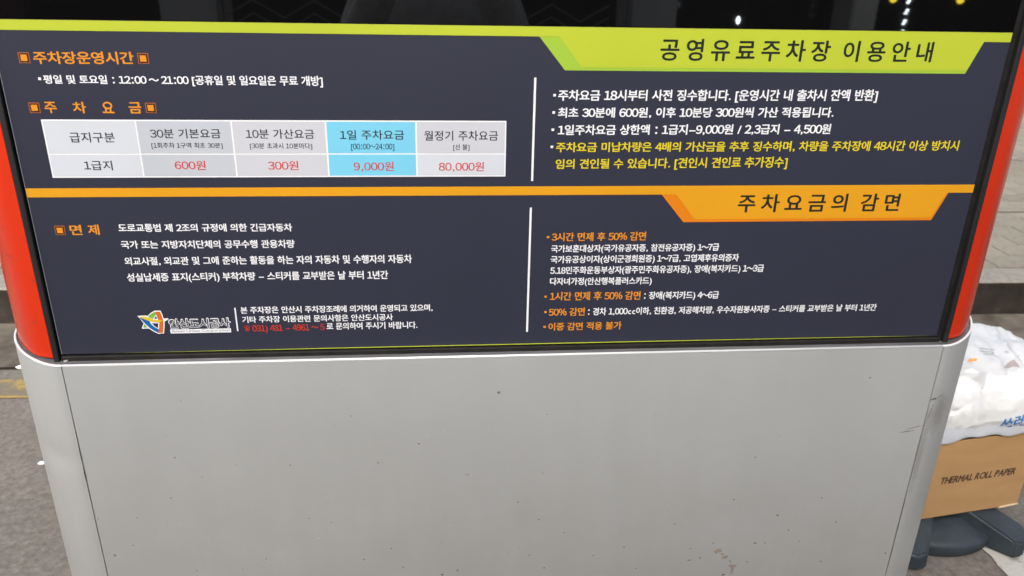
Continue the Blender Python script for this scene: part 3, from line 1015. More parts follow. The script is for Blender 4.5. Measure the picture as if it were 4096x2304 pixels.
TEXTS = [
 ('주차장운영시간', 'orange', 1, -457.9, -347.0, 1362.0, 1376.2, 1362.7, 1376.9),
 ('평일 및 토요일 : 12:00 ～ 21:00 [공휴일 및 일요일은 무료 개방]', 'white', 1, -451.3, -134.6, 1340.0, 1350.1, 1339.5, 1351.4),
 ('주', 'orange', 1, -456.6, -442.7, 1306.1, 1319.4, 1305.8, 1319.5),
 ('차', 'orange', 1, -424.8, -409.6, 1306.2, 1319.6, 1306.0, 1319.7),
 ('요', 'orange', 1, -391.9, -378.4, 1306.4, 1319.8, 1306.1, 1319.8),
 ('금', 'orange', 1, -361.7, -347.1, 1306.2, 1319.4, 1305.9, 1319.5),
 ('급지구분', 'ink', 0, -434.7, -383.1, 1271.5, 1283.9, 1271.5, 1284.0),
 ('30분 기본요금', 'ink', 0, -341.8, -259.9, 1276.6, 1288.2, 1276.7, 1288.4),
 ('[1회주차 1구역 최초 30분]', 'ink', 0, -342.3, -259.1, 1264.5, 1271.6, 1264.9, 1271.6),
 ('10분 가산요금', 'ink', 0, -230.2, -149.2, 1276.4, 1288.1, 1276.2, 1288.0),
 ('[30분 초과시 10분마다]', 'ink', 0, -226.9, -152.7, 1264.2, 1271.3, 1263.9, 1271.1),
 ('1일 주차요금', 'ink', 0, -118.5, -40.6, 1275.2, 1287.1, 1275.3, 1287.3),
 ('[00:00～24:00]', 'ink', 0, -105.8, -53.2, 1263.2, 1270.5, 1263.2, 1270.5),
 ('월정기 주차요금', 'ink', 0, -16.1, 74.9, 1274.1, 1286.5, 1274.2, 1286.6),
 ('[선 불]', 'ink', 0, 19.2, 39.5, 1262.5, 1269.8, 1262.5, 1269.9),
 ('1급지', 'ink', 0, -424.4, -391.4, 1237.8, 1249.7, 1237.7, 1249.7),
 ('600원', 'red', 0, -318.6, -282.1, 1238.3, 1249.6, 1237.8, 1249.5),
 ('300원', 'red', 0, -207.7, -171.2, 1237.4, 1249.2, 1237.3, 1249.1),
 ('9,000원', 'red', 0, -104.0, -54.8, 1236.1, 1248.0, 1236.0, 1247.9),
 ('80,000원', 'red', 0, 1.1, 57.7, 1235.5, 1247.5, 1235.4, 1247.4),
 ('공영유료주차장 이용안내', 'black', 2, 270.6, 617.8, 1372.4, 1399.0, 1373.7, 1398.6),
 ('주차요금 18시부터 사전 징수합니다. [운영시간 내 출차시 잔액 반환]', 'white', 1, 148.1, 557.1, 1323.5, 1337.0, 1325.3, 1340.1),
 ('최초 30분에 600원, 이후 10분당 300원씩 가산 적용됩니다.', 'white', 1, 148.7, 503.3, 1302.7, 1315.5, 1304.3, 1317.6),
 ('1일주차요금 상한액 : 1급지–9,000원 / 2,3급지 – 4,500원', 'white', 1, 149.6, 502.9, 1281.0, 1294.1, 1282.9, 1296.4),
 ('주차요금 미납차량은 4배의 가산금을 추후 징수하며, 차량을 주차장에 48시간 이상 방치시', 'yellow', 1, 148.0, 681.8, 1259.4, 1272.2, 1261.3, 1275.2),
 ('임의 견인될 수 있습니다. [견인시 견인료 추가징수]', 'yellow', 1, 148.4, 452.3, 1237.9, 1250.6, 1239.0, 1254.1),
 ('주차요금의 감면', 'black', 2, 393.3, 617.0, 1178.4, 1203.8, 1178.6, 1203.7),
 ('면', 'orange', 1, -455.9, -441.4, 1155.3, 1168.8, 1155.2, 1168.7),
 ('제', 'orange', 1, -434.2, -420.7, 1155.1, 1169.0, 1155.0, 1168.9),
 ('도로교통법 제 2조의 규정에 의한 긴급자동차', 'white', 1, -397.5, -185.4, 1158.7, 1169.6, 1157.4, 1168.1),
 ('국가 또는 지방자치단체의 공무수행 관용차량', 'white', 1, -398.1, -184.1, 1136.4, 1147.2, 1135.1, 1146.4),
 ('외교사절, 외교관 및 그에 준하는 활동을 하는 자의 자동차 및 수행자의 자동차', 'white', 1, -397.2, -35.6, 1113.9, 1125.2, 1112.2, 1124.5),
 ('성실납세증 표지(스티커) 부착차량 – 스티커를 교부받은 날 부터 1년간', 'white', 1, -397.8, -67.3, 1091.5, 1103.3, 1090.1, 1102.4),
 ('본 주차장은 안산시 주차장조례에 의거하여 운영되고 있으며,', 'white', 1, -261.5, -10.0, 1043.6, 1053.8, 1042.7, 1053.1),
 ('기타 주차장 이용관련 문의사항은 안산도시공사', 'white', 1, -260.9, -63.3, 1030.1, 1040.0, 1030.0, 1040.1),
 ('☎', 'redt', 1, -259.4, -252.3, 1018.5, 1026.5, 1018.3, 1026.3),
 ('031) 481 – 4961 ～ 5', 'redt', 1, -248.9, -154.5, 1017.4, 1026.7, 1017.4, 1026.7),
 ('로 문의하여 주시기 바랍니다.', 'white', 1, -151.9, -30.9, 1017.7, 1028.2, 1017.3, 1027.9),
 ('3시간 면제 후 50% 감면', 'orange', 1, 147.4, 273.8, 1140.4, 1152.5, 1140.2, 1153.0),
 ('국가보훈대상자(국가유공자증, 참전유공자증) 1～7급', 'white', 1, 147.3, 375.5, 1124.6, 1135.5, 1124.6, 1135.7),
 ('국가유공상이자(상이군경회원증) 1～7급, 고엽제후유의증자', 'white', 1, 147.4, 404.9, 1109.3, 1120.3, 1108.9, 1120.3),
 ('5.18민주화운동부상자(광주민주화유공자증), 장애(복지카드) 1～3급', 'white', 1, 147.4, 442.3, 1093.5, 1104.7, 1092.9, 1104.3),
 ('다자녀가정(안산행복플러스카드)', 'white', 1, 147.7, 287.3, 1077.9, 1088.8, 1076.9, 1088.1),
 ('1시간 면제 후 50% 감면', 'orange', 1, 148.4, 273.6, 1055.1, 1068.0, 1054.1, 1067.3),
 (': 장애(복지카드) 4～6급', 'white', 1, 278.6, 383.8, 1054.7, 1066.3, 1053.9, 1065.8),
 ('50% 감면', 'orange', 1, 147.7, 197.7, 1031.8, 1043.8, 1031.8, 1044.3),
 (': 경차 1,000cc이하, 친환경, 저공해차량, 우수자원봉사자증 – 스티커를 교부받은 날 부터 1년간', 'white', 1, 202.1, 616.2, 1031.8, 1043.6, 1031.0, 1041.8),
 ('이중 감면 적용 불가', 'orange', 1, 148.0, 250.5, 1009.7, 1021.9, 1009.7, 1022.0),
 ('안산도시공사', 'logo', 1, -354.3, -277.3, 1024.3, 1037.6, 1024.4, 1037.5),
 ('Ansan Urban Corporation', 'logo2', 0, -353.2, -278.5, 1017.6, 1022.5, 1017.4, 1022.7),
]
load_glyphs([t[0] for t in TEXTS] + ["THERMAL ROLL PAPER", "쓰레기"])
WEIGHT = {0: 0.011, 1: 0.024, 2: 0.019}
for s, ink, bold, x0, x1, zbl, ztl, zbr, ztr in TEXTS:
    if ink in ('logo', 'logo2'):
        continue
    lay = 2 if ink in ('ink', 'red', 'black') else 0
    lettering(s, x0, x1, zbl, ztl, zbr, ztr, lay, ink, WEIGHT[bold] if ink != 'redt' else 0.008, {0: 0.03, 1: 0.0, 2: 0.24}[bold])

# emblem and name of the operator
flat("emblem", [(-393.3, 1043.2), (-383.2, 1043.7), (-380.6, 1042.8), (-375.7, 1047.3), (-370.7, 1050.3), (-363.2, 1050.3), (-361.6, 1045.5), (-360.8, 1038.9),
                (-354.9, 1039.2), (-354.6, 1037.6), (-359.9, 1034.6), (-360.8, 1028.8), (-363.3, 1017.2), (-370.5, 1016.7), (-375.2, 1019.5), (-381.3, 1024.6),
                (-389.7, 1024.7), (-390.2, 1026.0), (-387.0, 1032.3), (-390.4, 1039.2)], 0, 'white')
flat("emblem_opening", [(-372.6, 1039.4), (-369.9, 1042.4), (-369.0, 1038.4)], 1, 'navy')
flat("emblem_opening", [(-376.4, 1032.6), (-368.6, 1032.2), (-369.8, 1025.2), (-373.6, 1028.2)], 1, 'navy')
flat("emblem_stroke", [(-380.1, 1041.3), (-378.2, 1043.8), (-375.9, 1045.8), (-370.4, 1048.9), (-369.0, 1044.8), (-371.2, 1043.0), (-373.1, 1040.6), (-374.4, 1038.5)], 1, 'green')
flat("emblem_stroke", [(-388.6, 1026.2), (-386.0, 1031.7), (-382.8, 1026.4)], 1, 'green')
flat("emblem_stroke", [(-369.9, 1048.9), (-364.1, 1048.9), (-362.8, 1044.1), (-362.0, 1037.5), (-362.1, 1031.7), (-364.5, 1018.4), (-370.3, 1018.5),
                       (-368.3, 1025.5), (-366.6, 1033.6), (-367.9, 1038.2), (-369.0, 1044.8)], 2, 'rust')
flat("emblem_stroke", [(-390.9, 1041.3), (-379.8, 1036.1), (-377.5, 1031.5), (-374.1, 1027.1), (-368.8, 1023.5), (-370.5, 1018.5), (-374.9, 1021.6),
                       (-379.9, 1025.7), (-385.4, 1032.8)], 3, 'blue')
flat("emblem_stroke", [(-391.5, 1042.1), (-383.4, 1042.4), (-379.2, 1040.7), (-373.1, 1037.7), (-366.6, 1037.1), (-361.6, 1036.9), (-361.7, 1036.1),
                       (-366.5, 1034.0), (-373.0, 1034.6), (-379.3, 1036.1), (-385.5, 1038.9)], 4, 'gold')
lettering("안산도시공사", -355.6, -276.0, 1023.0, 1038.9, 1023.2, 1039.1, 0, 'white', 0.068)
lettering("안산도시공사", -354.4, -277.2, 1024.3, 1037.7, 1024.5, 1037.8, 2, 'navy', 0.012)
rect("name_plate", -354.6, -276.8, 1017.0, 1022.9, 1, 'white')
lettering("Ansan Urban Corporation", -353.2, -278.4, 1017.5, 1022.3, 1017.6, 1022.4, 2, 'grey', 0.0, 0.0, True)

# ------------------------------------------------------------------ rubber sign foot, carton and bags at the right
M_foot = noise_mat("blue_grey_rubber", [(0.3, (0.022, 0.031, 0.039, 1)), (0.7, (0.038, 0.052, 0.063, 1))], scale=18, detail=6, rough=0.55, spec=0.45,
                   bump=0.15, bump_scale=150, bump_dist=0.001)
foot = thing("sign_foot", "blue grey rubber stand foot with flared arms under the cardboard box", "stand foot", (1.372, 0.83, 0), 0)
# dished disc between the arms
vs, fs = [], []
prof = [(0.0, 0.080), (0.08, 0.074), (0.15, 0.056), (0.198, 0.043), (0.208, 0.038), (0.214, 0.030), (0.208, 0.0)]
n = 64
for r_, z in prof:
    for k in range(n):
        a = 2 * math.pi * k / n
        vs.append((r_ * math.cos(a), r_ * math.sin(a), z))
for i in range(len(prof) - 1):
    for k in range(n):
        l = (k + 1) % n
        fs.append((i * n + k, (i + 1) * n + k, (i + 1) * n + l, i * n + l))
pydata("foot_disc", vs, fs, M_foot, foot, True)
def foot_arm(ang, name="foot_arm"):
    """a broad wedge: tall and narrow at the hub, low and wide at the tip"""
    ri, ro = 0.060, 0.285
    wi, wo = 0.046, 0.050
    hi, ho = 0.118, 0.052
    P = [(ri, -wi, hi), (ro - 0.02, -wo, ho), (ro, -wo * 0.55, ho - 0.006), (ro, wo * 0.55, ho - 0.006), (ro - 0.02, wo, ho), (ri, wi, hi)]
    bm = bmesh.new()
    top = [bm.verts.new(p) for p in P]
    bot = [bm.verts.new((p[0] * 1.0 + (0.004 if p[0] > 0.2 else 0), p[1] * 1.06, 0)) for p in P]
    bm.faces.new(top)
    bm.faces.new(bot[::-1])
    for i in range(len(P)):
        j2 = (i + 1) % len(P)
        bm.faces.new((top[i], bot[i], bot[j2], top[j2]))
    bmesh.ops.bevel(bm, geom=bm.edges[:], offset=0.0065, segments=3, affect='EDGES')
    o = from_bm(name, bm, M_foot, foot, False)
    o.rotation_euler = (0, 0, ang)
    return o
for a in (-45, -124, 135, 56):
    foot_arm(math.radians(a))

# carton
BR = math.radians(8.33)
M_card = noise_mat("brown_cardboard", [(0.3, (0.44, 0.255, 0.110, 1)), (0.7, (0.52, 0.31, 0.142, 1))], scale=5, detail=7, rough=0.75, spec=0.25,
                   bump=0.12, bump_scale=40, bump_dist=0.002, stretch=(1, 1, 4))
carton = thing("cardboard_box", "open brown cardboard box printed thermal roll paper, standing on the rubber foot", "box", (1.5935, 0.7148, 0.107), BR)
CW, CD, CH = 0.46, 0.31, 0.243
def wallp(name, x0, x1, y0, y1, z0, z1, bev=0.002):
    return box(name, x0, x1, y0, y1, z0, z1, M_card, carton, bev, 2, False)
BZ = -0.017
wallp("front_side", -CW, 0, 0, 0.005, BZ, BZ + CH)
wallp("rear_side", -CW, 0, CD - 0.005, CD, BZ, BZ + CH)
wallp("left_side", -CW, -CW + 0.005, 0.005, CD - 0.005, BZ, BZ + CH)
wallp("right_side", -0.005, 0, 0.005, CD - 0.005, BZ, BZ + CH)
wallp("bottom", -CW + 0.005, -0.005, 0.005, CD - 0.005, BZ + 0.0005, BZ + 0.005, 0)
# crushed light corner at the lower right
v_, f_ = tube([(-0.062, -0.0006, BZ + 0.0005), (-0.035, -0.0012, BZ + 0.003), (-0.015, -0.0012, BZ + 0.004), (0.0005, 0.0, BZ + 0.003), (0.0015, 0.02, BZ + 0.003)], 0.0028, 8)
pydata("crushed_edge", v_, f_, mat("cardboard_fibre", (0.66, 0.52, 0.33, 1), 0.9, 0, 0.1), carton, True)
me, _ = text_mesh("THERMAL ROLL PAPER", 0.034, 0.0, True)
xs = [v.co.x for v in me.vertices]; ys = [v.co.y for v in me.vertices]
ax, bx, ay, by = min(xs), max(xs), min(ys), max(ys)
for v in me.vertices:
    u = (v.co.x - ax) / (bx - ax); w = (v.co.y - ay) / (by - ay)
    v.co = (-0.2830 + 0.2395 * u + 0.0035 * w, -0.0006 - v.co.z, 0.0925 + 0.0225 * w - 0.001 * u)
link("lettering", me, worn_paint("stencil_ink", (0.11, 0.060, 0.038, 1), (0.055, 0.028, 0.020, 1), 60, 0.5, 0.15), carton)
carton.location.z = 0.107

# plastic bags
def plastic(name, col, rough=0.35, sss=0.0):
    m = noise_mat(name, [(0.3, tuple(c * 0.95 for c in col) + (1,)), (0.7, tuple(min(1, c * 1.03) for c in col) + (1,))], scale=5, rough=rough, spec=0.5,
                  bump=0.6, bump_scale=14, bump_dist=0.015)
    b = m.node_tree.nodes['Principled BSDF']
    b.inputs['Transmission Weight'].default_value = 0.0
    b.inputs['Subsurface Weight'].default_value = sss
    b.inputs['Subsurface Radius'].default_value = (0.03, 0.03, 0.03)
    return m
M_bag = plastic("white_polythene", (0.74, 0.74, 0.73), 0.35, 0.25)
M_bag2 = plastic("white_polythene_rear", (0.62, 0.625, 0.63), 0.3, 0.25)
from mathutils import noise as mnoise
def bag(name, centre, rx, ry, rz_, seed, mat_, amp=0.03, drape=0.0, n=240, m_=130, knot=None, crease=1.0):
    """a soft lobed sack: a squashed ball pulled about by ridged noise so it folds sharply"""
    rng = random.Random(int(seed * 10))
    folds = []
    for _ in range(int(26 * crease)):
        nrm = Vector((rng.gauss(0, 1), rng.gauss(0, 0.7), rng.gauss(0, 1))).normalized()
        c0 = Vector((rng.uniform(-rx, rx), rng.uniform(-ry, 0), rng.uniform(-0.3 * rz_, rz_)))
        folds.append((nrm, c0, rng.uniform(0.04, 0.11), rng.choice((-1, 1, 1)) * rng.uniform(0.004, 0.010), rng.uniform(0.005, 0.014)))
    vs, fs = [], []
    for j_ in range(m_ + 1):
        ph = math.pi * j_ / m_
        for i in range(n):
            th = 2 * math.pi * i / n
            d = Vector((math.sin(ph) * math.cos(th), math.sin(ph) * math.sin(th), math.cos(ph)))
            # squarer plan, flatter foot
            e = 0.8
            p = Vector((math.copysign(abs(d.x) ** e, d.x) * rx, math.copysign(abs(d.y) ** e, d.y) * ry, math.copysign(abs(d.z) ** 0.95, d.z) * rz_))
            q = p * 6.0 + Vector((seed, seed * 1.7, 0))
            big = mnoise.noise(p * 3.2 + Vector((seed, 0, seed)))
            rid = 1 - abs(mnoise.noise(q)) * 2
            rid2 = 1 - abs(mnoise.noise(q * 2.3 + Vector((9, 3, 1)))) * 2
            rid3 = 1 - abs(mnoise.noise(q * 5.1)) * 2
            disp = amp * (1.1 * big + 0.5 * (rid - 0.5) * crease + 0.25 * (rid2 - 0.5) * crease + 0.10 * rid3 * crease)
            for nrm, c0, reach, amp_f, wid in folds:
                q_ = p - c0
                dist = abs(q_.dot(nrm))
                if dist < wid * 4:
                    fall = max(0.0, 1 - q_.length / (reach * 1.6))
                    disp += amp_f * math.exp(-dist / wid) * fall
            p = p + d * disp
            if p.z < -rz_ * 0.55:
                p.z = -rz_ * 0.55 + (p.z + rz_ * 0.55) * 0.2
            vs.append((centre[0] + p.x, centre[1] + p.y, centre[2] + p.z))
    for j_ in range(m_):
        for i in range(n):
            k = (i + 1) % n
            fs.append((j_ * n + i, (j_ + 1) * n + i, (j_ + 1) * n + k, j_ * n + k))
    return pydata(name, vs, fs, mat_, None, True)
def carton_pt(u, v, z):
    return (1.5935 + u * math.cos(BR) - v * math.sin(BR), 0.7148 + u * math.sin(BR) + v * math.cos(BR), z)
b1 = bag("plastic_bag", (0, 0, 0), 0.285, 0.150, 0.105, 3.1, M_bag, 0.018, crease=1.0)
b1.location = carton_pt(-0.125, 0.150, 0.392)
b1.rotation_euler = (0, 0, BR)
tag(b1, "full white plastic bag with blue lettering bulging over the front of the box", "plastic bag")
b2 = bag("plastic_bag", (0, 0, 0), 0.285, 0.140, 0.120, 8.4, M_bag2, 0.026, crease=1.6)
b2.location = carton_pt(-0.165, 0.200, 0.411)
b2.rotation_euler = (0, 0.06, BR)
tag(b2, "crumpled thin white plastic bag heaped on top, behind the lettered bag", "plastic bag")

from mathutils.bvhtree import BVHTree
def conform(o_bag, name, verts2d, faces, origin, ux, uz, ndir, material, off=0.0012):
    """drape flat print (local x, z) on a bag by casting along ndir"""
    bpy.context.view_layer.update()
    mw = o_bag.matrix_world
    vsb = [mw @ v.co for v in o_bag.data.vertices]
    tree = BVHTree.FromPolygons(vsb, [p.vertices[:] for p in o_bag.data.polygons])
    out = []
    inv = mw.inverted()
    for x, z in verts2d:
        p = Vector(origin) + Vector(ux) * x + Vector(uz) * z
        hit = tree.ray_cast(p - Vector(ndir) * 0.6, Vector(ndir))
        h = hit[0] if hit[0] is not None else p
        out.append(inv @ (h - Vector(ndir) * off))
    me = bpy.data.meshes.new(name)
    me.from_pydata([tuple(v) for v in out], [], faces)
    me.update()
    return link(name, me, material, o_bag)
me, _ = text_mesh("쓰레기", 0.03)
bm = bmesh.new(); bm.from_mesh(me)
bmesh.ops.triangulate(bm, faces=bm.faces[:])
bmesh.ops.subdivide_edges(bm, edges=[e for e in bm.edges if e.calc_length() > 0.15], cuts=1, use_grid_fill=False)
bmesh.ops.triangulate(bm, faces=bm.faces[:])
v2 = [(v.co.x, v.co.y) for v in bm.verts]
f2 = [tuple(v.index for v in f.verts) for f in bm.faces]
bm.free()
X_ = Vector((math.cos(BR), math.sin(BR), 0))
Nd = Vector((-math.sin(BR), math.cos(BR), 0))
conform(b1, "lettering", [(x * 0.046, y * 0.040) for x, y in v2], f2, carton_pt(-0.140, 0.0, 0.352), (X_ + Vector((0, 0, 0.10))).normalized(),
        Vector((0, 0, 1)), Vector((0.59, 0.67, -0.447)).normalized(), mat("bag_print_blue", (0.035, 0.19, 0.50, 1), 0.5))
def patch(o_bag, name, w, h, u, z, material, tilt=0.0, n=6):
    vs2, fs2 = [], []
    for j_ in range(n + 1):
        for i in range(n + 1):
            x = (i / n - 0.5) * w; zz = (j_ / n - 0.5) * h
            zz += 0.15 * h * math.sin(i * 1.9)
            vs2.append((x * math.cos(tilt) - zz * math.sin(tilt), x * math.sin(tilt) + zz * math.cos(tilt)))
    for j_ in range(n):
        for i in range(n):
            a = j_ * (n + 1) + i
            fs2.append((a, a + 1, a + n + 2, a + n + 1))
    return conform(o_bag, name, vs2, fs2, carton_pt(u, 0.0, z), X_, Vector((0, 0, 1)), Vector((0.58, 0.71, -0.40)).normalized(), material)
M_pg = mat("bag_print_grey", (0.36, 0.37, 0.36, 1), 0.5)
patch(b2, "printed_patch", 0.026, 0.009, -0.2885, 0.5761, mat("bag_print_orange", (0.85, 0.34, 0.06, 1), 0.5))
for u, z, w in ((-0.252, 0.606, 0.055), (-0.250, 0.597, 0.050), (-0.243, 0.589, 0.034)):
    patch(b2, "printed_patch", w, 0.0030, u, z, M_pg, -0.2)
M_rose = mat("bag_print_rose", (0.40, 0.34, 0.33, 1), 0.5)
conform(b2, "printed_patch", [(0, 0), (-0.022, -0.008), (-0.014, 0.004), (-0.004, 0.011), (0.006, 0.013), (0.014, 0.004), (0.026, -0.006), (0.030, -0.013), (0.010, -0.008), (-0.006, -0.012)],
        [(0, k, k + 1) for k in range(1, 9)] + [(0, 9, 1)], carton_pt(-0.158, 0.0, 0.550), X_, Vector((0, 0, 1)), Vector((0.58, 0.71, -0.40)).normalized(), M_rose)
patch(b2, "printed_patch", 0.016, 0.005, -0.185, 0.590, mat("bag_print_slate", (0.38, 0.44, 0.52, 1), 0.5), -0.3)

# folded lower skirt of the bag lying over the front lip of the box
vs, fs = [], []
n = 90
rowsk = 9
for j_ in range(rowsk + 1):
    t = j_ / rowsk
    for i in range(n + 1):
        u = -0.46 + 0.465 * i / n
        w = 0.002 * math.sin(u * 60 + 1.2) + 0.0015 * math.sin(u * 137)
        zz = 0.372 - 0.032 * t + 0.006 * math.sin(u * 23) * t + 0.003 * math.sin(u * 71) * t
        vv = 0.035 - 0.042 * math.sin(t * math.pi / 2) + w * 0.35 * math.sin(t * math.pi)
        vs.append((u, vv, zz))
for j_ in range(rowsk):
    for i in range(n):
        a = j_ * (n + 1) + i
        fs.append((a, a + n + 1, a + n + 2, a + 1))
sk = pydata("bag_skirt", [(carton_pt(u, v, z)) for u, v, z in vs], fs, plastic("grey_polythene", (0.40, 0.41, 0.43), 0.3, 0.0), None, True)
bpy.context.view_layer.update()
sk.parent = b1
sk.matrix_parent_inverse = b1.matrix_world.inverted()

# ------------------------------------------------------------------ across the way, behind the photographer: seen only in the dark glass
shop = thing("shopfront", "dark shopfront with grey pilasters and unlit windows facing the kiosk, mirrored in its black glass", "building", (0, -3.0, 0))
M_pil = noise_mat("grey_render", [(0.3, (0.74, 0.72, 0.68, 1)), (0.7, (0.82, 0.80, 0.76, 1))], scale=6, rough=0.85)
M_dark = noise_mat("dark_interior", [(0.3, (0.006, 0.0055, 0.006, 1)), (0.7, (0.014, 0.013, 0.013, 1))], scale=2, rough=0.8)
M_brown = noise_mat("maroon_panel", [(0.3, (0.06, 0.012, 0.010, 1)), (0.7, (0.09, 0.02, 0.016, 1))], scale=3, rough=0.6)
M_win = mat("shop_glass", (0.006, 0.007, 0.008, 1), 0.08, 0, 0.2)
box("wall", -3.2, 5.2, -4.0, -0.25, 0, 2.75, M_dark, shop)
for a, b in ((-1.245, -0.97), (0.90, 1.15), (2.02, 2.15), (-3.2, -3.0), (3.9, 4.2)):
    box("pilaster", a, b, -0.25, 0.0, 0, 2.35, M_pil, shop, 0.01, 1)
box("sill_panel", -0.97, 0.90, -0.24, -0.12, 0, 0.55, M_brown, shop)
box("maroon_panel", -2.6, -1.9, -0.24, -0.15, 0, 2.6, M_brown, shop)
for a, b in ((-1.9, -1.25), (-0.97, 0.90), (1.15, 2.02), (2.15, 3.9)):
    f = box("window", a, b, -0.235, -0.21, 0.55, 2.35, M_dark, shop)
    box("pane", a + 0.05, b - 0.05, -0.209, -0.203, 0.60, 2.30, M_win, f)
box("added_upper_storey", 0.8, 6.5, -4.0, -0.2, 2.75, 5.6, M_pil, shop)  # unseen storey, added to cut the light reaching the kiosk's right side
box("fascia", -3.2, 5.2, -0.24, 0.10, 2.35, 2.75, M_brown, shop)
# zigzag lattice gate before the middle window
gate = thing("folding_gate", "grey zigzag lattice security gate across the middle window of the shopfront", "gate", (0, -2.93, 0))
M_gate = mat("gate_steel", (0.30, 0.31, 0.30, 1), 0.4, 0.6)
for kz in range(2):
    z0 = 1.115 + 0.055 * kz
    path = []
    x = -0.95
    up = False
    while x <= 0.9:
        path.append((x, 0, z0 + (0.075 if up else 0.0)))
        x += 0.135
        up = not up
    v_, f_ = tube(path, 0.0045, 6)
    pydata("lattice_bar", v_, f_, M_gate, gate)
for x in (-0.96, 0.9):
    box("gate_post", x - 0.012, x + 0.012, -0.012, 0.012, 0.1, 2.0, M_gate, gate)
# a string of small white lamps and two yellow ones
M_led = bpy.data.materials.new("lamp_white"); M_led.use_nodes = True
_b = M_led.node_tree.nodes['Principled BSDF']
_b.inputs['Emission Color'].default_value = (0.8, 0.93, 1.0, 1); _b.inputs['Emission Strength'].default_value = 20.0
M_ledy = bpy.data.materials.new("lamp_yellow"); M_ledy.use_nodes = True
_b = M_ledy.node_tree.nodes['Principled BSDF']
_b.inputs['Emission Color'].default_value = (1.0, 0.72, 0.03, 1); _b.inputs['Emission Strength'].default_value = 7.0
string = thing("light_string", "string of small white lamps hanging beside the right hand shop window", "string lights", (2.142, -2.72, 1.15))
v_, f_ = tube([(-0.012 * 1, 0, 0.0), (0.0, 0, 0.35), (0.02, 0, 0.9), (0.03, 0, 1.3)], 0.003, 6)
pydata("cable", v_, f_, M_rubber, string)
for k in range(26):
    z = 0.012 + 0.0455 * k
    x = -0.012 + 0.03 * (z / 1.3)
    bm = bmesh.new()
    for q in range(3):
        bmesh.ops.create_icosphere(bm, subdivisions=2, radius=0.0050, matrix=Matrix.Translation((x + 0.003 * (q - 1), 0.004, z + 0.008 * (q - 1))) @ Matrix.Diagonal((1.6, 1, 0.6, 1)))
    from_bm("lamp", bm, M_led, string, True)
for x in (2.06, 2.38):
    o = from_bm("lamp", (lambda b_: (bmesh.ops.create_uvsphere(b_, u_segments=16, v_segments=10, radius=0.016), b_)[1])(bmesh.new()), M_ledy, None, True)
    o.name = "yellow_lamp"
    o.location = (x, -2.72, 1.306)
    tag(o, ("yellow lamp in the shop window just left of the white lamp string" if x < 2.1 else "yellow lamp in the shop window to the right of the white lamp string"), "lamp")
o = from_bm("window_lamp", (lambda b_: (bmesh.ops.create_uvsphere(b_, u_segments=16, v_segments=10, radius=0.012), b_)[1])(bmesh.new()), M_led, None, True)
o.location = (1.352, -2.72, 1.205)
o.scale = (0.7, 1, 1.4)
tag(o, "single white lamp low in the window between the pilasters", "lamp")

# ------------------------------------------------------------------ the photographer
M_hood = noise_mat("grey_fleece", [(0.3, (0.45, 0.46, 0.455, 1)), (0.7, (0.66, 0.67, 0.66, 1))], scale=30, detail=8, rough=0.95, spec=0.1,
                   bump=0.6, bump_scale=40, bump_dist=0.006)
M_skin = mat("skin", (0.52, 0.31, 0.22, 1), 0.55)
M_skin.node_tree.nodes['Principled BSDF'].inputs['Subsurface Weight'].default_value = 0.1
M_hair = noise_mat("black_hair", [(0.3, (0.006, 0.005, 0.005, 1)), (0.7, (0.02, 0.016, 0.014, 1))], scale=60, rough=0.5, stretch=(1, 1, 0.1))
M_trouser = noise_mat("dark_denim", [(0.3, (0.012, 0.015, 0.028, 1)), (0.7, (0.03, 0.036, 0.055, 1))], scale=90, rough=0.9)
person = thing("person", "person in grey hooded top and dark trousers holding up a phone", "person", (0.0, -1.44, 0))
def skin_mesh(name, pts, edges, root, material, sub=2, parent=None):
    me = bpy.data.meshes.new(name)
    me.from_pydata([p[:3] for p in pts], edges, [])
    o = bpy.data.objects.new(name, me)
    COL.objects.link(o)
    o.parent = parent
    m = o.modifiers.new("skin", 'SKIN')
    for i, p in enumerate(pts):
        r_ = p[3]
        me.skin_vertices[0].data[i].radius = (r_[0], r_[1]) if isinstance(r_, tuple) else (r_, r_)
    me.skin_vertices[0].data[root].use_root = True
    m.use_smooth_shade = True
    s = o.modifiers.new("sub", 'SUBSURF')
    s.levels = sub
    s.render_levels = sub
    me.materials.append(material)
    return o
# local frame: +y towards the kiosk. shoulders 1.40, standing height 1.72
body = [(0, 0.0, 0.94, (0.165, 0.11)), (0, 0.005, 1.10, (0.145, 0.10)), (0, 0.01, 1.26, (0.165, 0.11)), (0, 0.0, 1.38, (0.13, 0.08)), (0, 0.01, 1.47, (0.055, 0.055)), (0, 0.02, 1.54, (0.055, 0.06)),
        (-0.165, 0.0, 1.385, 0.062), (-0.235, 0.06, 1.19, 0.050), (-0.16, 0.25, 1.36, 0.040), (-0.105, 0.345, 1.455, 0.028),
        (0.165, 0.0, 1.385, 0.062), (0.235, 0.06, 1.19, 0.050), (0.16, 0.25, 1.36, 0.040), (0.105, 0.345, 1.455, 0.028),
        (-0.095, 0.0, 0.86, 0.088), (-0.10, 0.02, 0.48, 0.060), (-0.105, -0.02, 0.09, 0.042), (-0.11, 0.11, 0.035, 0.038),
        (0.095, 0.0, 0.86, 0.088), (0.10, 0.02, 0.48, 0.060), (0.105, -0.02, 0.09, 0.042), (0.11, 0.11, 0.035, 0.038)]
edges = [(0, 1), (1, 2), (2, 3), (3, 4), (4, 5), (3, 6), (6, 7), (7, 8), (8, 9), (3, 10), (10, 11), (11, 12), (12, 13), (0, 14), (14, 15), (15, 16), (16, 17),
         (0, 18), (18, 19), (19, 20), (20, 21)]
skin_mesh("body", body, edges, 0, M_skin, 2, person)
def grow(p, k):
    r_ = p[3]
    return (p[0], p[1], p[2], (r_[0] + k, r_[1] + k) if isinstance(r_, tuple) else r_ + k)
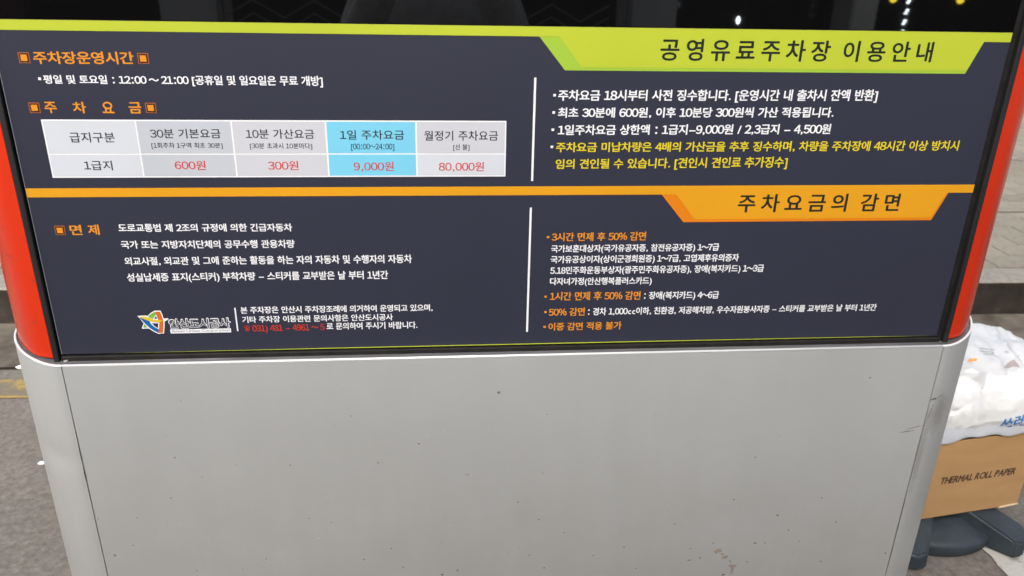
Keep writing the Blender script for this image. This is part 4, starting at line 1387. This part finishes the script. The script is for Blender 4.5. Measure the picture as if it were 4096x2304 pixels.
top_i = [0, 1, 2, 3, 4, 6, 7, 8, 10, 11, 12]
tops = [grow(body[i], 0.014) for i in top_i]
tops[4] = (0, -0.005, 1.44, (0.085, 0.085))
tops[7] = (-0.125, 0.31, 1.415, 0.048)
tops[10] = (0.125, 0.31, 1.415, 0.048)
skin_mesh("hooded_top", tops, [(0, 1), (1, 2), (2, 3), (3, 4), (3, 5), (5, 6), (6, 7), (3, 8), (8, 9), (9, 10)], 0, M_hood, 2, person)
tr = [grow(body[i], 0.012) for i in (0, 14, 15, 16, 18, 19, 20)]
skin_mesh("trousers", tr, [(0, 1), (1, 2), (2, 3), (0, 4), (4, 5), (5, 6)], 0, M_trouser, 2, person)
# head: an ovoid with brow, nose, mouth and chin worked in
bm = bmesh.new()
bmesh.ops.create_uvsphere(bm, u_segments=40, v_segments=28, radius=1.0)
for v in bm.verts:
    x, y, z = v.co
    w = 0.076 * (1 - 0.20 * max(0, -z))
    X, Y, Z = x * w, y * 0.096, z * 0.118
    if y > 0:
        nose = math.exp(-((x / 0.13) ** 2 + ((z + 0.12) / 0.20) ** 2)) * 0.020
        brow = math.exp(-((z - 0.20) / 0.10) ** 2) * 0.004
        eye = -math.exp(-(((abs(x) - 0.38) / 0.16) ** 2 + ((z - 0.04) / 0.09) ** 2)) * 0.008
        lip = math.exp(-((x / 0.28) ** 2 + ((z + 0.50) / 0.07) ** 2)) * 0.005
        chin = math.exp(-((x / 0.30) ** 2 + ((z + 0.82) / 0.12) ** 2)) * 0.008
        Y += nose + brow + eye + lip + chin
    v.co = (X, Y + 0.028, Z + 1.62)
head_o = from_bm("head", bm, M_skin, person, True)
for s in (-1, 1):
    bm = bmesh.new()
    bmesh.ops.create_uvsphere(bm, u_segments=12, v_segments=8, radius=1.0, matrix=Matrix.Translation((s * 0.078, 0.022, 1.615)) @ Matrix.Diagonal((0.010, 0.018, 0.030, 1)))
    from_bm("ear", bm, M_skin, person, True)
    bm = bmesh.new()
    bmesh.ops.create_uvsphere(bm, u_segments=12, v_segments=8, radius=0.011, matrix=Matrix.Translation((s * 0.029, 0.106, 1.625)))
    from_bm("eye", bm, mat("eye_white", (0.7, 0.7, 0.68, 1), 0.2), person, True)
bm = bmesh.new()
bmesh.ops.create_uvsphere(bm, u_segments=32, v_segments=20, radius=1.0)
for v in list(bm.verts):
    x, y, z = v.co
    v.co = (x * 0.086, y * 0.104 + 0.018, z * 0.122 + 1.632)
bmesh.ops.delete(bm, geom=[v for v in bm.verts if (v.co.y > 0.075 and v.co.z < 1.69) or v.co.z < 1.56], context='VERTS')
from_bm("hair", bm, M_hair, person, True)
for s in (-1, 1):
    # hand: palm and five fingers closing on the phone's edge
    px = s * 0.088
    pts = [(s * 0.105, 0.345, 1.455, 0.026), (s * 0.098, 0.375, 1.475, (0.030, 0.016)), (s * 0.090, 0.405, 1.488, (0.033, 0.014))]
    ed = [(0, 1), (1, 2)]
    for k, (dz, ln) in enumerate(((0.026, 0.030), (0.009, 0.034), (-0.008, 0.032), (-0.024, 0.026))):
        b0 = len(pts)
        pts += [(s * 0.089, 0.413, 1.488 + dz, 0.0085), (s * 0.083, 0.413 + ln * 0.62, 1.490 + dz * 1.15, 0.0078), (s * 0.070, 0.413 + ln * 0.72, 1.492 + dz * 1.2, 0.0070),
                (s * 0.058, 0.413 + ln * 0.62, 1.492 + dz * 1.2, 0.0062)]
        ed += [(2, b0), (b0, b0 + 1), (b0 + 1, b0 + 2), (b0 + 2, b0 + 3)]
    b0 = len(pts)
    pts += [(s * 0.080, 0.392, 1.470, 0.0105), (s * 0.066, 0.402, 1.482, 0.0095), (s * 0.052, 0.408, 1.492, 0.008)]
    ed += [(1, b0), (b0, b0 + 1), (b0 + 1, b0 + 2)]
    skin_mesh("hand", pts, ed, 0, M_skin, 1, person)
    box("shoe", s * 0.11 - 0.05, s * 0.11 + 0.05, -0.09, 0.18, 0, 0.085, M_rubber, person, 0.03, 4, True)
phone = thing("mobile_phone", "dark mobile phone held level in both hands of the photographer", "phone", (0, -1.014, 1.5))
box("phone_case", -0.074, 0.074, -0.004, 0.004, -0.036, 0.036, M_rubber, phone, 0.003, 3)
box("screen", -0.068, 0.068, -0.0046, -0.0041, -0.033, 0.033, M_win, phone)
